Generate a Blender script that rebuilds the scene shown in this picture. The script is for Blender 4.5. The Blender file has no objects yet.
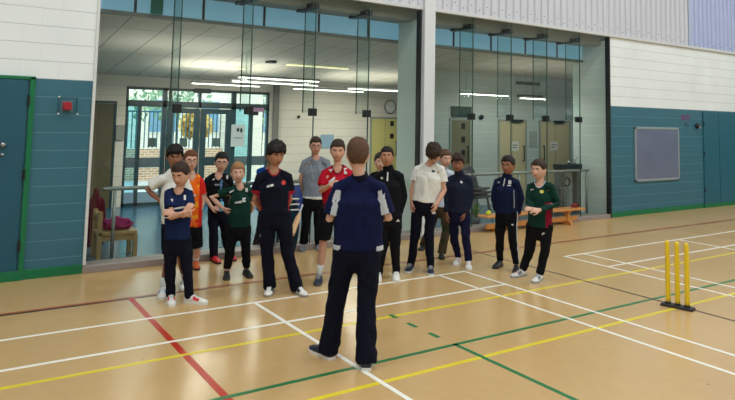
import bpy, bmesh, math, random
from mathutils import Vector, Matrix, noise
from mathutils.bvhtree import BVHTree
random.seed(7)
SC = bpy.context.scene
COL = SC.collection
PI = math.pi
# ---------------------------------------------------------------- camera
F_PX, CY, PITCH, ROLL, YAW = 634.5371, 65.97, 0.08507, 0.0215, 0.57967
CAM = Vector((-5.9562, -6.5758, 2.004))
WY = 2.2345            # plane of the glazed wall
fw = Vector((math.sin(YAW), math.cos(YAW), 0)); rt = Vector((math.cos(YAW), -math.sin(YAW), 0)); UP = Vector((0, 0, 1))
f2 = fw*math.cos(PITCH)+UP*math.sin(PITCH); u2 = -fw*math.sin(PITCH)+UP*math.cos(PITCH)
r3 = rt*math.cos(ROLL)+u2*math.sin(ROLL); u3 = -rt*math.sin(ROLL)+u2*math.cos(ROLL)
cd = bpy.data.cameras.new('camera'); cam = bpy.data.objects.new('camera', cd); COL.objects.link(cam)
cam.matrix_world = Matrix(((r3.x, u3.x, -f2.x, CAM.x), (r3.y, u3.y, -f2.y, CAM.y), (r3.z, u3.z, -f2.z, CAM.z), (0, 0, 0, 1)))
cd.sensor_fit = 'HORIZONTAL'; cd.sensor_width = 36; cd.lens = F_PX*36/735; cd.shift_y = -(200-CY)/735
cd.clip_start = .05; cd.clip_end = 200
SC.camera = cam
def ray(px, py): return (f2 + r3*((px-367.5)/F_PX) - u3*((py-CY)/F_PX))
def on(px, py, axis, val):
    d = ray(px, py); return CAM + d*((val-CAM[axis])/d[axis])
def onfloor(px, py): return on(px, py, 2, 0.0)
# ---------------------------------------------------------------- materials
def s2l(c): return tuple(((v/255)/12.92 if v/255 <= .04045 else ((v/255+.055)/1.055)**2.4) for v in c)
MATS = {}
def mat(name, rgb, rough=.6, metal=0., spec=.5, bump=0., bscale=60., emis=None, var=0., vscale=3., coat=0.):
    if name in MATS: return MATS[name]
    m = bpy.data.materials.new(name); m.use_nodes = True; MATS[name] = m
    nt = m.node_tree; b = nt.nodes['Principled BSDF']; c = s2l(rgb)
    b.inputs['Base Color'].default_value = (*c, 1); b.inputs['Roughness'].default_value = rough
    b.inputs['Metallic'].default_value = metal; b.inputs['Specular IOR Level'].default_value = spec
    b.inputs['Coat Weight'].default_value = coat
    if emis: b.inputs['Emission Color'].default_value = (*s2l(emis[0]), 1); b.inputs['Emission Strength'].default_value = emis[1]
    tc = nt.nodes.new('ShaderNodeTexCoord')
    if var:
        n = nt.nodes.new('ShaderNodeTexNoise'); n.inputs['Scale'].default_value = vscale; n.inputs['Detail'].default_value = 5
        nt.links.new(tc.outputs['Object'], n.inputs['Vector'])
        mx = nt.nodes.new('ShaderNodeMix'); mx.data_type = 'RGBA'
        mx.inputs[6].default_value = (*[x*(1-var) for x in c], 1); mx.inputs[7].default_value = (*[min(1, x*(1+var)) for x in c], 1)
        nt.links.new(n.outputs['Fac'], mx.inputs[0]); nt.links.new(mx.outputs[2], b.inputs['Base Color'])
    if bump:
        n2 = nt.nodes.new('ShaderNodeTexNoise'); n2.inputs['Scale'].default_value = bscale; n2.inputs['Detail'].default_value = 4
        nt.links.new(tc.outputs['Object'], n2.inputs['Vector'])
        bp = nt.nodes.new('ShaderNodeBump'); bp.inputs['Strength'].default_value = bump; bp.inputs['Distance'].default_value = .01
        nt.links.new(n2.outputs['Fac'], bp.inputs['Height']); nt.links.new(bp.outputs['Normal'], b.inputs['Normal'])
    return m
def cloth(name, rgb, rough=.85): return mat(name, rgb, rough, spec=.12, bump=.35, bscale=35, var=.12, vscale=14)
def blocks(name, rgb, mortar, rough=.45, bw=.44, rh=.221, ms=.006, bump=.5, var=.012, vert=.14, axis='XZ'):
    m = bpy.data.materials.new(name); m.use_nodes = True; nt = m.node_tree; b = nt.nodes['Principled BSDF']
    tc = nt.nodes.new('ShaderNodeTexCoord'); sp = nt.nodes.new('ShaderNodeSeparateXYZ'); cb = nt.nodes.new('ShaderNodeCombineXYZ')
    nt.links.new(tc.outputs['Object'], sp.inputs[0])
    nt.links.new(sp.outputs[axis[0]], cb.inputs[0]); nt.links.new(sp.outputs[axis[1]], cb.inputs[1])
    br = nt.nodes.new('ShaderNodeTexBrick'); nt.links.new(cb.outputs[0], br.inputs['Vector'])
    br.inputs['Scale'].default_value = 1; br.inputs['Brick Width'].default_value = bw; br.inputs['Row Height'].default_value = rh
    br.inputs['Mortar Size'].default_value = ms; br.inputs['Mortar Smooth'].default_value = .4; br.inputs['Bias'].default_value = 0
    c = s2l(rgb)
    br.inputs['Color1'].default_value = (*[x*(1-var) for x in c], 1); br.inputs['Color2'].default_value = (*[min(1, x*(1+var)) for x in c], 1)
    br.inputs['Mortar'].default_value = (*s2l(mortar), 1)
    nz = nt.nodes.new('ShaderNodeTexNoise'); nz.inputs['Scale'].default_value = 1.3; nz.inputs['Detail'].default_value = 6
    nt.links.new(tc.outputs['Object'], nz.inputs['Vector'])
    mr = nt.nodes.new('ShaderNodeMapRange'); mr.inputs[3].default_value = .9; mr.inputs[4].default_value = 1.08
    nt.links.new(nz.outputs['Fac'], mr.inputs[0])
    mx = nt.nodes.new('ShaderNodeMix'); mx.data_type = 'RGBA'; mx.blend_type = 'MULTIPLY'; mx.inputs[0].default_value = 1
    nt.links.new(br.outputs['Color'], mx.inputs[6]); nt.links.new(mr.outputs[0], mx.inputs[7]); nt.links.new(mx.outputs[2], b.inputs['Base Color'])
    # strong bed joints, weak upright joints
    b2 = nt.nodes.new('ShaderNodeTexBrick'); nt.links.new(cb.outputs[0], b2.inputs['Vector']); b2.inputs['Scale'].default_value = 1; b2.inputs['Brick Width'].default_value = 500; b2.inputs['Row Height'].default_value = rh
    b2.inputs['Mortar Size'].default_value = ms; b2.inputs['Mortar Smooth'].default_value = .4; b2.offset = 0
    m1 = nt.nodes.new('ShaderNodeMath'); m1.operation = 'MULTIPLY'; m1.inputs[1].default_value = 1. if not vert else vert; nt.links.new(br.outputs['Fac'], m1.inputs[0])
    m2 = nt.nodes.new('ShaderNodeMath'); m2.operation = 'MAXIMUM'; nt.links.new(m1.outputs[0], m2.inputs[0]); nt.links.new(b2.outputs['Fac'], m2.inputs[1])
    br.inputs['Mortar'].default_value = (*c, 1)
    mj = nt.nodes.new('ShaderNodeMix'); mj.data_type = 'RGBA'; nt.links.new(m2.outputs[0], mj.inputs[0]); nt.links.new(mx.outputs[2], mj.inputs[6]); mj.inputs[7].default_value = (*s2l(mortar), 1); nt.links.new(mj.outputs[2], b.inputs['Base Color'])
    bp = nt.nodes.new('ShaderNodeBump'); bp.invert = True; bp.inputs['Strength'].default_value = bump; bp.inputs['Distance'].default_value = .01
    nt.links.new(m2.outputs[0], bp.inputs['Height']); nt.links.new(bp.outputs['Normal'], b.inputs['Normal'])
    b.inputs['Roughness'].default_value = rough; b.inputs['Specular IOR Level'].default_value = .4
    return m
def glassmat(name, tint, refl=.9, rough=.0):
    m = bpy.data.materials.new(name); m.use_nodes = True; nt = m.node_tree; nt.nodes.remove(nt.nodes['Principled BSDF'])
    out = nt.nodes['Material Output']; tr = nt.nodes.new('ShaderNodeBsdfTransparent'); tr.inputs[0].default_value = (*tint, 1)
    gl = nt.nodes.new('ShaderNodeBsdfGlossy'); gl.inputs['Roughness'].default_value = rough; gl.inputs[0].default_value = (refl, refl, refl, 1)
    fr = nt.nodes.new('ShaderNodeFresnel'); fr.inputs[0].default_value = 1.45; mx = nt.nodes.new('ShaderNodeMixShader')
    ge = nt.nodes.new('ShaderNodeNewGeometry'); iv = nt.nodes.new('ShaderNodeMath'); iv.operation = 'SUBTRACT'; iv.inputs[0].default_value = 1; nt.links.new(ge.outputs['Backfacing'], iv.inputs[1])
    ml = nt.nodes.new('ShaderNodeMath'); ml.operation = 'MULTIPLY'; nt.links.new(fr.outputs[0], ml.inputs[0]); nt.links.new(iv.outputs[0], ml.inputs[1])
    nt.links.new(ml.outputs[0], mx.inputs[0]); nt.links.new(tr.outputs[0], mx.inputs[1]); nt.links.new(gl.outputs[0], mx.inputs[2])
    nt.links.new(mx.outputs[0], out.inputs[0]); return m
# ---------------------------------------------------------------- mesh helpers
def box(bm, x0, x1, y0, y1, z0, z1, mi=0):
    v = [bm.verts.new(p) for p in ((x0,y0,z0),(x1,y0,z0),(x1,y1,z0),(x0,y1,z0),(x0,y0,z1),(x1,y0,z1),(x1,y1,z1),(x0,y1,z1))]
    for q in ((0,3,2,1),(4,5,6,7),(0,1,5,4),(1,2,6,5),(2,3,7,6),(3,0,4,7)):
        f = bm.faces.new([v[i] for i in q]); f.material_index = mi
    return v
def basis(t, side):
    t = t.normalized(); a = side - t*side.dot(t)
    if a.length < 1e-4: a = Vector((1,0,0)) - t*t.x
    if a.length < 1e-4: a = Vector((0,1,0)) - t*t.y
    a.normalize(); return a, t.cross(a).normalized()
def tube(bm, pts, rad, side=Vector((1,0,0)), n=14, cap='round', mi=0, smooth=True):
    """closed tube; rad: list of r or (ra, rb); ra along side"""
    pts = [Vector(p) for p in pts]; rad = [(r, r) if not isinstance(r, tuple) else r for r in rad]
    st = []
    def tan(i):
        if i == 0: return pts[1]-pts[0]
        if i == len(pts)-1: return pts[-1]-pts[-2]
        return (pts[i+1]-pts[i]).normalized()+(pts[i]-pts[i-1]).normalized()
    T = [tan(i).normalized() for i in range(len(pts))]
    if cap == 'round':
        for k in (0, 1, 2):
            a = PI/2*(1-[.12,.45,.78][k]); m = min(rad[0])
            st.append((pts[0]-T[0]*m*math.sin(a), (rad[0][0]*math.cos(a), rad[0][1]*math.cos(a)), T[0]))
    for i, p in enumerate(pts): st.append((p, rad[i], T[i]))
    if cap == 'round':
        for k in (2, 1, 0):
            a = PI/2*(1-[.12,.45,.78][k]); m = min(rad[-1])
            st.append((pts[-1]+T[-1]*m*math.sin(a), (rad[-1][0]*math.cos(a), rad[-1][1]*math.cos(a)), T[-1]))
    rings = []
    for p, (ra, rb), t in st:
        a, b = basis(t, side)
        rings.append([bm.verts.new(p+a*ra*math.cos(2*PI*j/n)+b*rb*math.sin(2*PI*j/n)) for j in range(n)])
    for i in range(len(rings)-1):
        for j in range(n):
            f = bm.faces.new((rings[i][j], rings[i][(j+1)%n], rings[i+1][(j+1)%n], rings[i+1][j])); f.material_index = mi; f.smooth = smooth
    f = bm.faces.new(rings[0][::-1]); f.material_index = mi
    f = bm.faces.new(rings[-1]); f.material_index = mi
def ball(bm, c, r, ax=None, nu=16, nv=10, mi=0, fn=None):
    """ellipsoid: ax = 3 axis vectors (already scaled); fn maps the unit vector to a 3-vector of coefficients"""
    c = Vector(c)
    if ax is None:
        r = r if isinstance(r, tuple) else (r, r, r); ax = (Vector((r[0],0,0)), Vector((0,r[1],0)), Vector((0,0,r[2])))
    def P(v):
        k = fn(v) if fn else v
        return c+ax[0]*k[0]+ax[1]*k[1]+ax[2]*k[2]
    top = bm.verts.new(P((0,0,1))); bot = bm.verts.new(P((0,0,-1))); R = []
    for i in range(1, nv):
        th = PI*i/nv
        R.append([bm.verts.new(P((math.sin(th)*math.cos(2*PI*j/nu), math.sin(th)*math.sin(2*PI*j/nu), math.cos(th)))) for j in range(nu)])
    F = []
    for j in range(nu):
        F.append(bm.faces.new((top, R[0][j], R[0][(j+1)%nu])))
        for i in range(len(R)-1): F.append(bm.faces.new((R[i][j], R[i+1][j], R[i+1][(j+1)%nu], R[i][(j+1)%nu])))
        F.append(bm.faces.new((bot, R[-1][(j+1)%nu], R[-1][j])))
    for f in F: f.smooth = True; f.material_index = mi
def cyl(bm, a, b, r, n=12, mi=0): tube(bm, [a, b], [r, r], side=Vector((1,.3,.2)), n=n, cap='flat', mi=mi)
def ring(bm, c, r, tr, axis, side=Vector((1,0,0)), n=24, m=6, mi=0, ry=None):
    a, b = basis(Vector(axis), side); ry = ry or r; c = Vector(c); t = Vector(axis).normalized(); R = []
    for i in range(n):
        th = 2*PI*i/n; d = a*math.cos(th)*r+b*math.sin(th)*ry; o = (a*math.cos(th)+b*math.sin(th)).normalized()
        R.append([bm.verts.new(c+d+o*tr*math.cos(2*PI*j/m)+t*tr*math.sin(2*PI*j/m)) for j in range(m)])
    for i in range(n):
        for j in range(m):
            f = bm.faces.new((R[i][j], R[(i+1)%n][j], R[(i+1)%n][(j+1)%m], R[i][(j+1)%m])); f.material_index = mi; f.smooth = True
def obj(name, bm, mats, parent=None, bevel=0, loc=None):
    bmesh.ops.recalc_face_normals(bm, faces=bm.faces)
    me = bpy.data.meshes.new(name)
    if loc is not None: bmesh.ops.translate(bm, verts=bm.verts, vec=-Vector(loc))
    bm.to_mesh(me); bm.free()
    for m in (mats if isinstance(mats, (list, tuple)) else [mats]): me.materials.append(m)
    o = bpy.data.objects.new(name, me); COL.objects.link(o)
    if loc is not None: o.location = loc
    if parent: put(o, parent)
    if bevel:
        b = o.modifiers.new('bevel', 'BEVEL'); b.width = bevel; b.segments = 2; b.limit_method = 'ANGLE'
    return o
def wloc(o):
    l = Vector(o.location)
    return l + (wloc(o.parent) if o.parent else Vector((0,0,0)))
def put(o, parent):
    o.parent = parent; o.location = Vector(o.location)-wloc(parent)   # parents are never rotated when this is used
def tag(o, label, cat, group=None, kind=None):
    o['label'] = label; o['category'] = cat
    if group: o['group'] = group
    if kind: o['kind'] = kind
    return o
def struct(o, label=None, cat=None):
    o['kind'] = 'structure'
    if label: o['label'] = label; o['category'] = cat or o.name.split('_')[0]
    return o
def empty(name, loc):
    o = bpy.data.objects.new(name, None); o.empty_display_size = .1; o.location = loc; COL.objects.link(o); return o
NB = bmesh.new
def B(*boxes):
    bm = NB()
    for b in boxes: box(bm, *b)
    return bm
HALLW = 84; LOBW = 2.0; WORLD = 4.5; EXPO = 0.; ONLY = []
# ================================================================ SETTING
GX0, PX0, PX1, GX1 = -4.38, .93, 1.17, 6.20      # glazing left edge, post, glazing right edge
ZT, ZC = 2.431, 3.97                              # top of the teal paint, underside of the cladding
M_post = mat('post_paint', (214,219,223), .4, bump=.1)
M_alu = mat('aluminium', (150,153,150), .35, metal=.6)
M_dark = mat('dark_gasket', (22,26,28), .5)
M_green = mat('green_gloss', (8,112,70), .35)
M_white = blocks('block_white', (234,240,242), (192,200,202), .5, bump=.3)
M_teal = blocks('block_teal', (58,108,126), (84,134,148), .42, bump=.4)  # joint colour set paler to paint in the glint along the courses
M_tealdoor = mat('door_teal', (24,84,104), .45, var=.06, vscale=2)
M_tealdoor2 = mat('door_teal_far', (34,96,116), .45, var=.06, vscale=2)
# ---- floor (hall and lobby), court lines are laid in the same mesh
def floor_mat():
    m = bpy.data.materials.new('vinyl_floor'); m.use_nodes = True; nt = m.node_tree; b = nt.nodes['Principled BSDF']; L = nt.links.new
    tc = nt.nodes.new('ShaderNodeTexCoord'); n1 = nt.nodes.new('ShaderNodeTexNoise'); n1.inputs['Scale'].default_value = .6; n1.inputs['Detail'].default_value = 6
    L(tc.outputs['Object'], n1.inputs['Vector'])
    mx = nt.nodes.new('ShaderNodeMix'); mx.data_type = 'RGBA'; mx.inputs[6].default_value = (*s2l((190,155,103)), 1); mx.inputs[7].default_value = (*s2l((202,169,117)), 1)
    L(n1.outputs['Fac'], mx.inputs[0])
    n2 = nt.nodes.new('ShaderNodeTexNoise'); n2.inputs['Scale'].default_value = 9; n2.inputs['Detail'].default_value = 8; n2.inputs['Roughness'].default_value = .7
    L(tc.outputs['Object'], n2.inputs['Vector'])
    mr = nt.nodes.new('ShaderNodeMapRange'); mr.inputs[1].default_value = .25; mr.inputs[2].default_value = .75; mr.inputs[3].default_value = .95; mr.inputs[4].default_value = 1.04
    L(n2.outputs['Fac'], mr.inputs[0])
    n3 = nt.nodes.new('ShaderNodeTexVoronoi'); n3.inputs['Scale'].default_value = 2.3; L(tc.outputs['Object'], n3.inputs['Vector'])
    m3 = nt.nodes.new('ShaderNodeMapRange'); m3.inputs[1].default_value = .02; m3.inputs[2].default_value = .035; m3.inputs[3].default_value = .55; m3.inputs[4].default_value = 1
    L(n3.outputs['Distance'], m3.inputs[0])
    mu = nt.nodes.new('ShaderNodeMix'); mu.data_type = 'RGBA'; mu.blend_type = 'MULTIPLY'; mu.inputs[0].default_value = 1; L(mx.outputs[2], mu.inputs[6]); L(mr.outputs[0], mu.inputs[7])
    mv = nt.nodes.new('ShaderNodeMix'); mv.data_type = 'RGBA'; mv.blend_type = 'MULTIPLY'; mv.inputs[0].default_value = 1; L(mu.outputs[2], mv.inputs[6]); L(m3.outputs[0], mv.inputs[7])
    L(mv.outputs[2], b.inputs['Base Color'])
    r = nt.nodes.new('ShaderNodeMapRange'); r.inputs[3].default_value = .18; r.inputs[4].default_value = .30; L(n1.outputs['Fac'], r.inputs[0]); L(r.outputs[0], b.inputs['Roughness'])
    b.inputs['Specular IOR Level'].default_value = .55
    bp = nt.nodes.new('ShaderNodeBump'); bp.inputs['Strength'].default_value = .08; bp.inputs['Distance'].default_value = .004; L(n2.outputs['Fac'], bp.inputs['Height']); L(bp.outputs['Normal'], b.inputs['Normal'])
    return m
LM = [floor_mat(), mat('line_white', (238,236,226), .35), mat('line_yellow', (226,205,40), .35), mat('line_green', (30,116,66), .35),
      mat('line_red', (180,44,24), .35), mat('line_black', (58,40,32), .35), mat('line_brown', (116,78,54), .35), mat('line_rust', (158,84,50), .35)]
bm = NB(); box(bm, -14, 18, -15, 2.30, -.2, 0)
def hl(x0, x1, y, w, mi, z):   # a line along x
    box(bm, x0, x1, y-w/2, y+w/2, -.001, z, mi)
def vl(x, y0, y1, w, mi, z): box(bm, x-w/2, x+w/2, y0, y1, -.001, z, mi)
hl(-14, -3.3, .79, .045, 5, .0006); hl(-14, 18, .835, .05, 7, .0008); hl(-3.3, 18, .80, .04, 6, .0006)
vl(-4.165, -15, .81, .06, 4, .0010)
for y in (-1.125, -2.43): hl(-14, 18, y, .045, 2, .0012)
hl(-14, 18, -2.08, .045, 3, .0014); vl(-2.0, -15, -2.06, .045, 3, .0014)
for y0, y1 in ((-1.19,-1.07), (-1.52,-1.38), (-1.86,-1.72)): vl(-2.01, y0, y1, .05, 3, .0015)
vl(1.02, -15, 1.25, .035, 5, .0015); vl(6.12, -15, .83, .025, 6, .0015)
for cx in (0, 8.09, -8.09):
    hl(cx-6.1, cx, 0, .042, 1, .002); hl(cx-6.1, cx, -.76, .042, 1, .002); hl(cx-6.1, cx, -4.7, .042, 1, .002); hl(cx-6.1, cx, -8.7, .042, 1, .002)
    for x in (cx-.02, cx-.46, cx-5.64, cx-6.08): vl(x, -13.4, 0, .042, 1, .0021)
    vl(cx-3.05, -4.7, 0, .042, 1, .0021)
struct(obj('floor', bm, LM), 'shiny tan sports hall floor with coloured court lines')
M_lobfloor = mat('lobby_vinyl', (40,84,108), .2, spec=.5, var=.12, vscale=2)
struct(obj('floor', B((-4.9, 9.5, 2.30, 8.6, -.2, 0)), M_lobfloor), 'glossy blue vinyl floor of the lobby behind the glass')
# ---- far wall of the hall
bm = NB()
for x0, x1, th in ((-14, GX0-.05, .25), (GX1+.03, 18, .04)):
    box(bm, x0, x1, WY, WY+th, 0, ZT, 0); box(bm, x0, x1, WY, WY+th, ZT, ZC+.1, 1)
struct(obj('wall_far', bm, [M_teal, M_white]), 'blockwork hall wall painted teal below and white above')
bm = NB(); box(bm, -5.09, GX0-.05, WY-.015, WY, 0, .115); box(bm, -14, -5.15, WY-.045, WY, 0, .115)
struct(obj('baseboard_left', bm, M_green, bevel=.004))
bm = NB(); box(bm, GX1+.03, 9.9, WY-.015, WY, 0, .11); box(bm, 9.93, 18, WY-.035, WY, 0, .10)
struct(obj('baseboard_right', bm, M_green, bevel=.004))
# cladding: profiled metal sheet
M_clad = mat('metal_cladding', (206,208,218), .45, metal=.05, var=.03, vscale=1); M_bolt = mat('bolt', (70,74,84), .5)
M_clad2 = mat('metal_cladding_blue', (178,190,226), .45, metal=.05, var=.03, vscale=1)
def cladding(x0, x1, m, nm):
    bm = NB(); x = x0; prof = []
    while x < x1:
        prof += [(x, 0), (x+.03, 0), (x+.045, -.032), (x+.10, -.036), (x+.155, -.032), (x+.17, 0)]; x += .2
    lo = [bm.verts.new((px, WY-.012+d, ZC+.06)) for px, d in prof]; hi = [bm.verts.new((px, WY-.012+d, 8.0)) for px, d in prof]
    for i in range(len(prof)-1): bm.faces.new((lo[i], lo[i+1], hi[i+1], hi[i]))
    k = 0; x = x0
    while x < x1-.2:
        ball(bm, (x+.1, WY-.048, ZC+(.14 if k % 2 else .22)), .011, nu=8, nv=5, mi=1); x += .2; k += 1
    o = obj(nm, bm, [m, M_bolt]); s = o.modifiers.new('thick', 'SOLIDIFY'); s.thickness = .004
    struct(o, 'ribbed grey metal cladding sheet above the glazing' if m is M_clad else 'bluish ribbed cladding sheet at the far right'); return o
cladding(-14, PX0-.02, M_clad, 'wall_cladding'); cladding(PX1+.0, 9.36, M_clad, 'wall_cladding'); cladding(9.42, 18, M_clad2, 'wall_cladding')
struct(obj('wall_upper', B((-14, 18, WY, WY+.25, ZC+.1, 8.0)), M_post), 'backing of the upper hall wall')
struct(obj('trim_1', B((-14, PX0, WY-.055, WY+.02, ZC, ZC+.065), (PX1, 18, WY-.055, WY+.02, ZC, ZC+.065)), mat('flashing', (205,208,212), .4), bevel=.004), 'pale flashing strip under the cladding')
struct(obj('trim_2', B((9.35, 9.43, WY-.06, WY, ZC+.05, 8)), mat('flashing_blue', (176,190,216), .4)), 'bright corner strip between cladding sheets')
# steel post and jambs
struct(obj('trim_3', B((PX0, PX1, WY-.11, WY+.10, 0, 8.0)), M_post, bevel=.008), 'grey steel post between the two glass screens')
struct(obj('trim_4', B((PX0-.045, PX0, WY-.02, WY+.07, .1, ZC), (GX1, GX1+.03, WY-.03, WY+.08, 0, ZC)), M_dark), 'black gasket strips at the glass edges')
struct(obj('trim_5', B((GX0-.05, GX0-.012, WY-.02, WY+.06, .1, ZC)), mat('jamb_white', (214,218,216), .4), bevel=.005), 'aluminium jamb at the left glass edge')
struct(obj('trim_6', B((GX0-.05, PX0, WY-.02, WY+.30, 0, .085), (PX1, GX1+.03, WY-.02, WY+.30, 0, .075)), mat('sill', (150,138,134), .6, var=.15, vscale=8), bevel=.006), 'grey sill along the foot of the glass')
# ---- glass screens
M_glass = glassmat('screen_glass', (.90,.94,.93), .85)
M_fin = glassmat('fin_glass', (.91,.96,.95), .5)
M_edge = mat('glass_edge', (52,78,74), .25)
M_patch = mat('patch_fitting', (40,44,46), .4, metal=.5)
def screen(nm, xs, lab):
    r = empty(nm, (xs[0], WY+.03, .1)); struct(r, lab, 'window')
    for i in range(len(xs)-1):
        obj('glass_pane', B((xs[i]+.006, xs[i+1]-.006, WY+.03, WY+.042, .08, ZC-.005)), M_glass, r)
    for x in xs[1:-1]:
        obj('glass_joint', B((x-.006, x+.006, WY+.026, WY+.046, .08, ZC)), M_edge, r)
        f = obj('glass_fin', B((x-.008, x+.008, WY+.05, WY+.40, 2.1, ZC-.02)), M_fin, r)
        obj('fin_edge', B((x-.009, x+.009, WY+.40, WY+.407, 2.1, ZC-.02)), M_edge, r)
        bm = NB(); box(bm, x-.055, x+.055, WY+.015, WY+.03, 2.05, 2.17); box(bm, x-.05, x+.05, WY+.05, WY+.13, 2.05, 2.17); obj('patch_fitting', bm, M_patch, r, bevel=.004)
        # angle bracket at the head of the fin
        bm = NB(); box(bm, x-.06, x-.012, WY+.05, WY+.62, ZC-.20, ZC-.11); box(bm, x+.012, x+.06, WY+.05, WY+.62, ZC-.20, ZC-.11); box(bm, x-.16, x+.16, WY+.46, WY+.60, ZC-.14, ZC-.08)
        for k in range(5): ball(bm, (x-.07, WY+.12+k*.1, ZC-.155), .016, nu=8, nv=5)
        obj('head_bracket', bm, M_patch, r)
    return r
screen('window_2', [GX0+.02, -3.31, -2.24, -1.165, -.14, PX0-.04], 'tall frameless glass screen left of the post')
screen('window_3', [PX1, 2.2, 3.21, 4.24, 5.27, GX1], 'tall frameless glass screen right of the post')
# ================================================================ LOBBY behind the glass
M_lobwall = blocks('lobby_block', (222,214,200), (188,180,168), .6, bump=.3)
M_lobwall2 = blocks('lobby_block_grey', (186,196,192), (212,218,214), .6, bump=.3)
M_lobgrey = mat('lobby_plaster', (168,176,172), .7, var=.04)
def tile_ceiling():
    m = bpy.data.materials.new('ceiling_tile'); m.use_nodes = True; nt = m.node_tree; b = nt.nodes['Principled BSDF']; L = nt.links.new
    tc = nt.nodes.new('ShaderNodeTexCoord'); br = nt.nodes.new('ShaderNodeTexBrick'); L(tc.outputs['Object'], br.inputs['Vector'])
    br.inputs['Brick Width'].default_value = .635; br.inputs['Row Height'].default_value = 1.9; br.offset = 0; br.inputs['Scale'].default_value = 1; br.inputs['Mortar Size'].default_value = .008
    br.inputs['Color1'].default_value = (*s2l((206,200,184)), 1); br.inputs['Color2'].default_value = (*s2l((198,194,178)), 1); br.inputs['Mortar'].default_value = (*s2l((104,104,98)), 1)
    L(br.outputs['Color'], b.inputs['Base Color']); b.inputs['Roughness'].default_value = .7; return m
SL = -.112
bm = NB()
x0, x1, y0, y1 = -4.9, 9.5, 3.0, 8.3
z = lambda y: 3.45+SL*(y-3)
v = [bm.verts.new(p) for p in ((x0,y0,z(y0)),(x1,y0,z(y0)),(x1,y1,z(y1)),(x0,y1,z(y1)),(x0,y0,z(y0)+.05),(x1,y0,z(y0)+.05),(x1,y1,z(y1)+.05),(x0,y1,z(y1)+.05))]
for q in ((0,3,2,1),(4,5,6,7),(0,1,5,4),(1,2,6,5),(2,3,7,6),(3,0,4,7)): bm.faces.new([v[i] for i in q])
struct(obj('ceiling', bm, tile_ceiling()), 'sloping tiled lobby ceiling behind the glass')
struct(obj('ceiling', B((-4.9, 9.5, WY+.45, 3.0, 3.82, 3.9)), mat('soffit', (150,148,140), .7)), 'grey soffit behind the head of the glass')
struct(obj('trim_7', B((-4.9, 9.5, WY+.25, WY+.45, 3.80, 4.05)), mat('head_beam', (150,150,142), .5), bevel=.01), 'head beam behind the glass')
gb = on(157, 6, 1, 2.93)
tag(obj('oblong', B((gb.x-.09, gb.x+.09, 2.925, 2.935, 3.50, 3.80)), mat('oblong_green', (10,112,98), .7)), 'small green banner hanging at the top left behind the glass', 'oblong')  # thin upright green box below the soffit
# clerestory strip, daylight put into the panes as blue colour and glow
M_cl = mat('clerestory_glow', (96,140,158), .3, emis=((130,180,205), .45), var=.25, vscale=1.2)
r = struct(empty('window_4', (-4.8, 3.0, 3.5)), 'strip of glowing blue panes above the lobby ceiling', 'window')
x = -4.8; k = 0
while x < 9.4:
    obj('pane', B((x+.02, x+1.0, 2.99, 3.01, 3.5, 3.82)), M_cl, r); obj('mullion', B((x-.02, x+.02, 2.98, 3.02, 3.5, 3.82)), M_dark, r); x += 1.02
obj('sill_strip', B((-4.8, 9.4, 2.96, 3.03, 3.44, 3.50)), mat('sill_strip', (112,116,110), .5), r)
bm = NB(); fx = -2.71; fx1 = .74; LY = 8.09
box(bm, -4.9, fx, LY, LY+.2, 0, 3.0); box(bm, fx1, 9.5, LY, LY+.2, 0, 3.0); box(bm, fx, fx1, LY, LY+.2, 2.64, 3.0)
struct(obj('wall_lobby', bm, M_lobwall), 'cream blockwork wall at the back of the lobby')
struct(obj('wall_lobby_left', B((-4.95, -4.75, WY+.25, LY, 0, 3.5)), M_lobgrey))
struct(obj('wall_lobby_right', B((9.3, 9.5, WY+.25, LY, 0, 3.5)), M_lobgrey))
struct(obj('wall_pier', B((PX0-.0, PX1, WY+.10, 2.91, 0, 3.82)), mat('pier_paint', (214,224,216), .6, var=.04)), 'pale green pier behind the post')
bm = NB(); box(bm, GX1+.07, GX1+.30, WY+.04, 3.25, 0, 3.9); struct(obj('wall_return', bm, blocks('block_pale', (212,222,218), (236,240,238), .55, axis='YZ', bump=.4)), 'pale block return wall at the right end of the glass')
struct(obj('wall_store', B((3.05, 9.3, 5.0, 5.15, 0, 3.23)), M_lobwall2), 'grey green lobby wall with the beige doors')
# ---- entrance glazing
M_frame = mat('frame_teal', (36,62,68), .4); M_clear = glassmat('clear_glass', (.90,.95,.96), .8); M_tint = glassmat('tinted_glass', (.55,.78,.84), .8)
M_panel = mat('plinth_panel', (128,156,176), .4)
w = struct(empty('window_1', (fx, LY+.05, 0)), 'glazed entrance screen with doors at the back of the lobby', 'window')
bm = NB(); Y0, Y1 = LY+.02, LY+.10
for b in ((fx, fx1, Y0, Y1, 2.58, 2.64), (fx, fx1, Y0, Y1, 2.20, 2.34), (fx, fx1, Y0, Y1, .0, .07), (fx, fx+.06, Y0, Y1, 0, 2.64), (fx1-.06, fx1, Y0, Y1, 0, 2.64),
          (-1.90, -1.80, Y0, Y1, 0, 2.64), (-1.06, -1.00, Y0, Y1, 2.2, 2.64), (-.24, -.13, Y0, Y1, 0, 2.64), (-2.44, -2.36, Y0, Y1, 0, 2.2)): box(bm, *b)
obj('window_frame', bm, M_frame, w)
obj('plinth_panel', B((fx+.06, -1.9, Y0+.01, Y1-.01, .07, .30), (-.13, fx1-.06, Y0+.01, Y1-.01, .07, .30)), M_panel, w)
obj('mid_rail', B((fx+.06, -1.9, Y0+.01, Y1-.01, .84, 1.06), (-.13, fx1-.06, Y0+.01, Y1-.01, .84, 1.06)), mat('rail_grey', (86,100,106), .4), w)
obj('mullion', B((.24, .32, Y0, Y1, .07, 2.2)), M_frame, w)
for x0, x1 in ((fx+.06, -1.9), (-1.8, -1.06), (-1.0, -.24), (-.13, fx1-.06)): obj('glass_pane', B((x0, x1, LY+.055, LY+.062, 2.34, 2.58)), M_clear, w)
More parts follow.
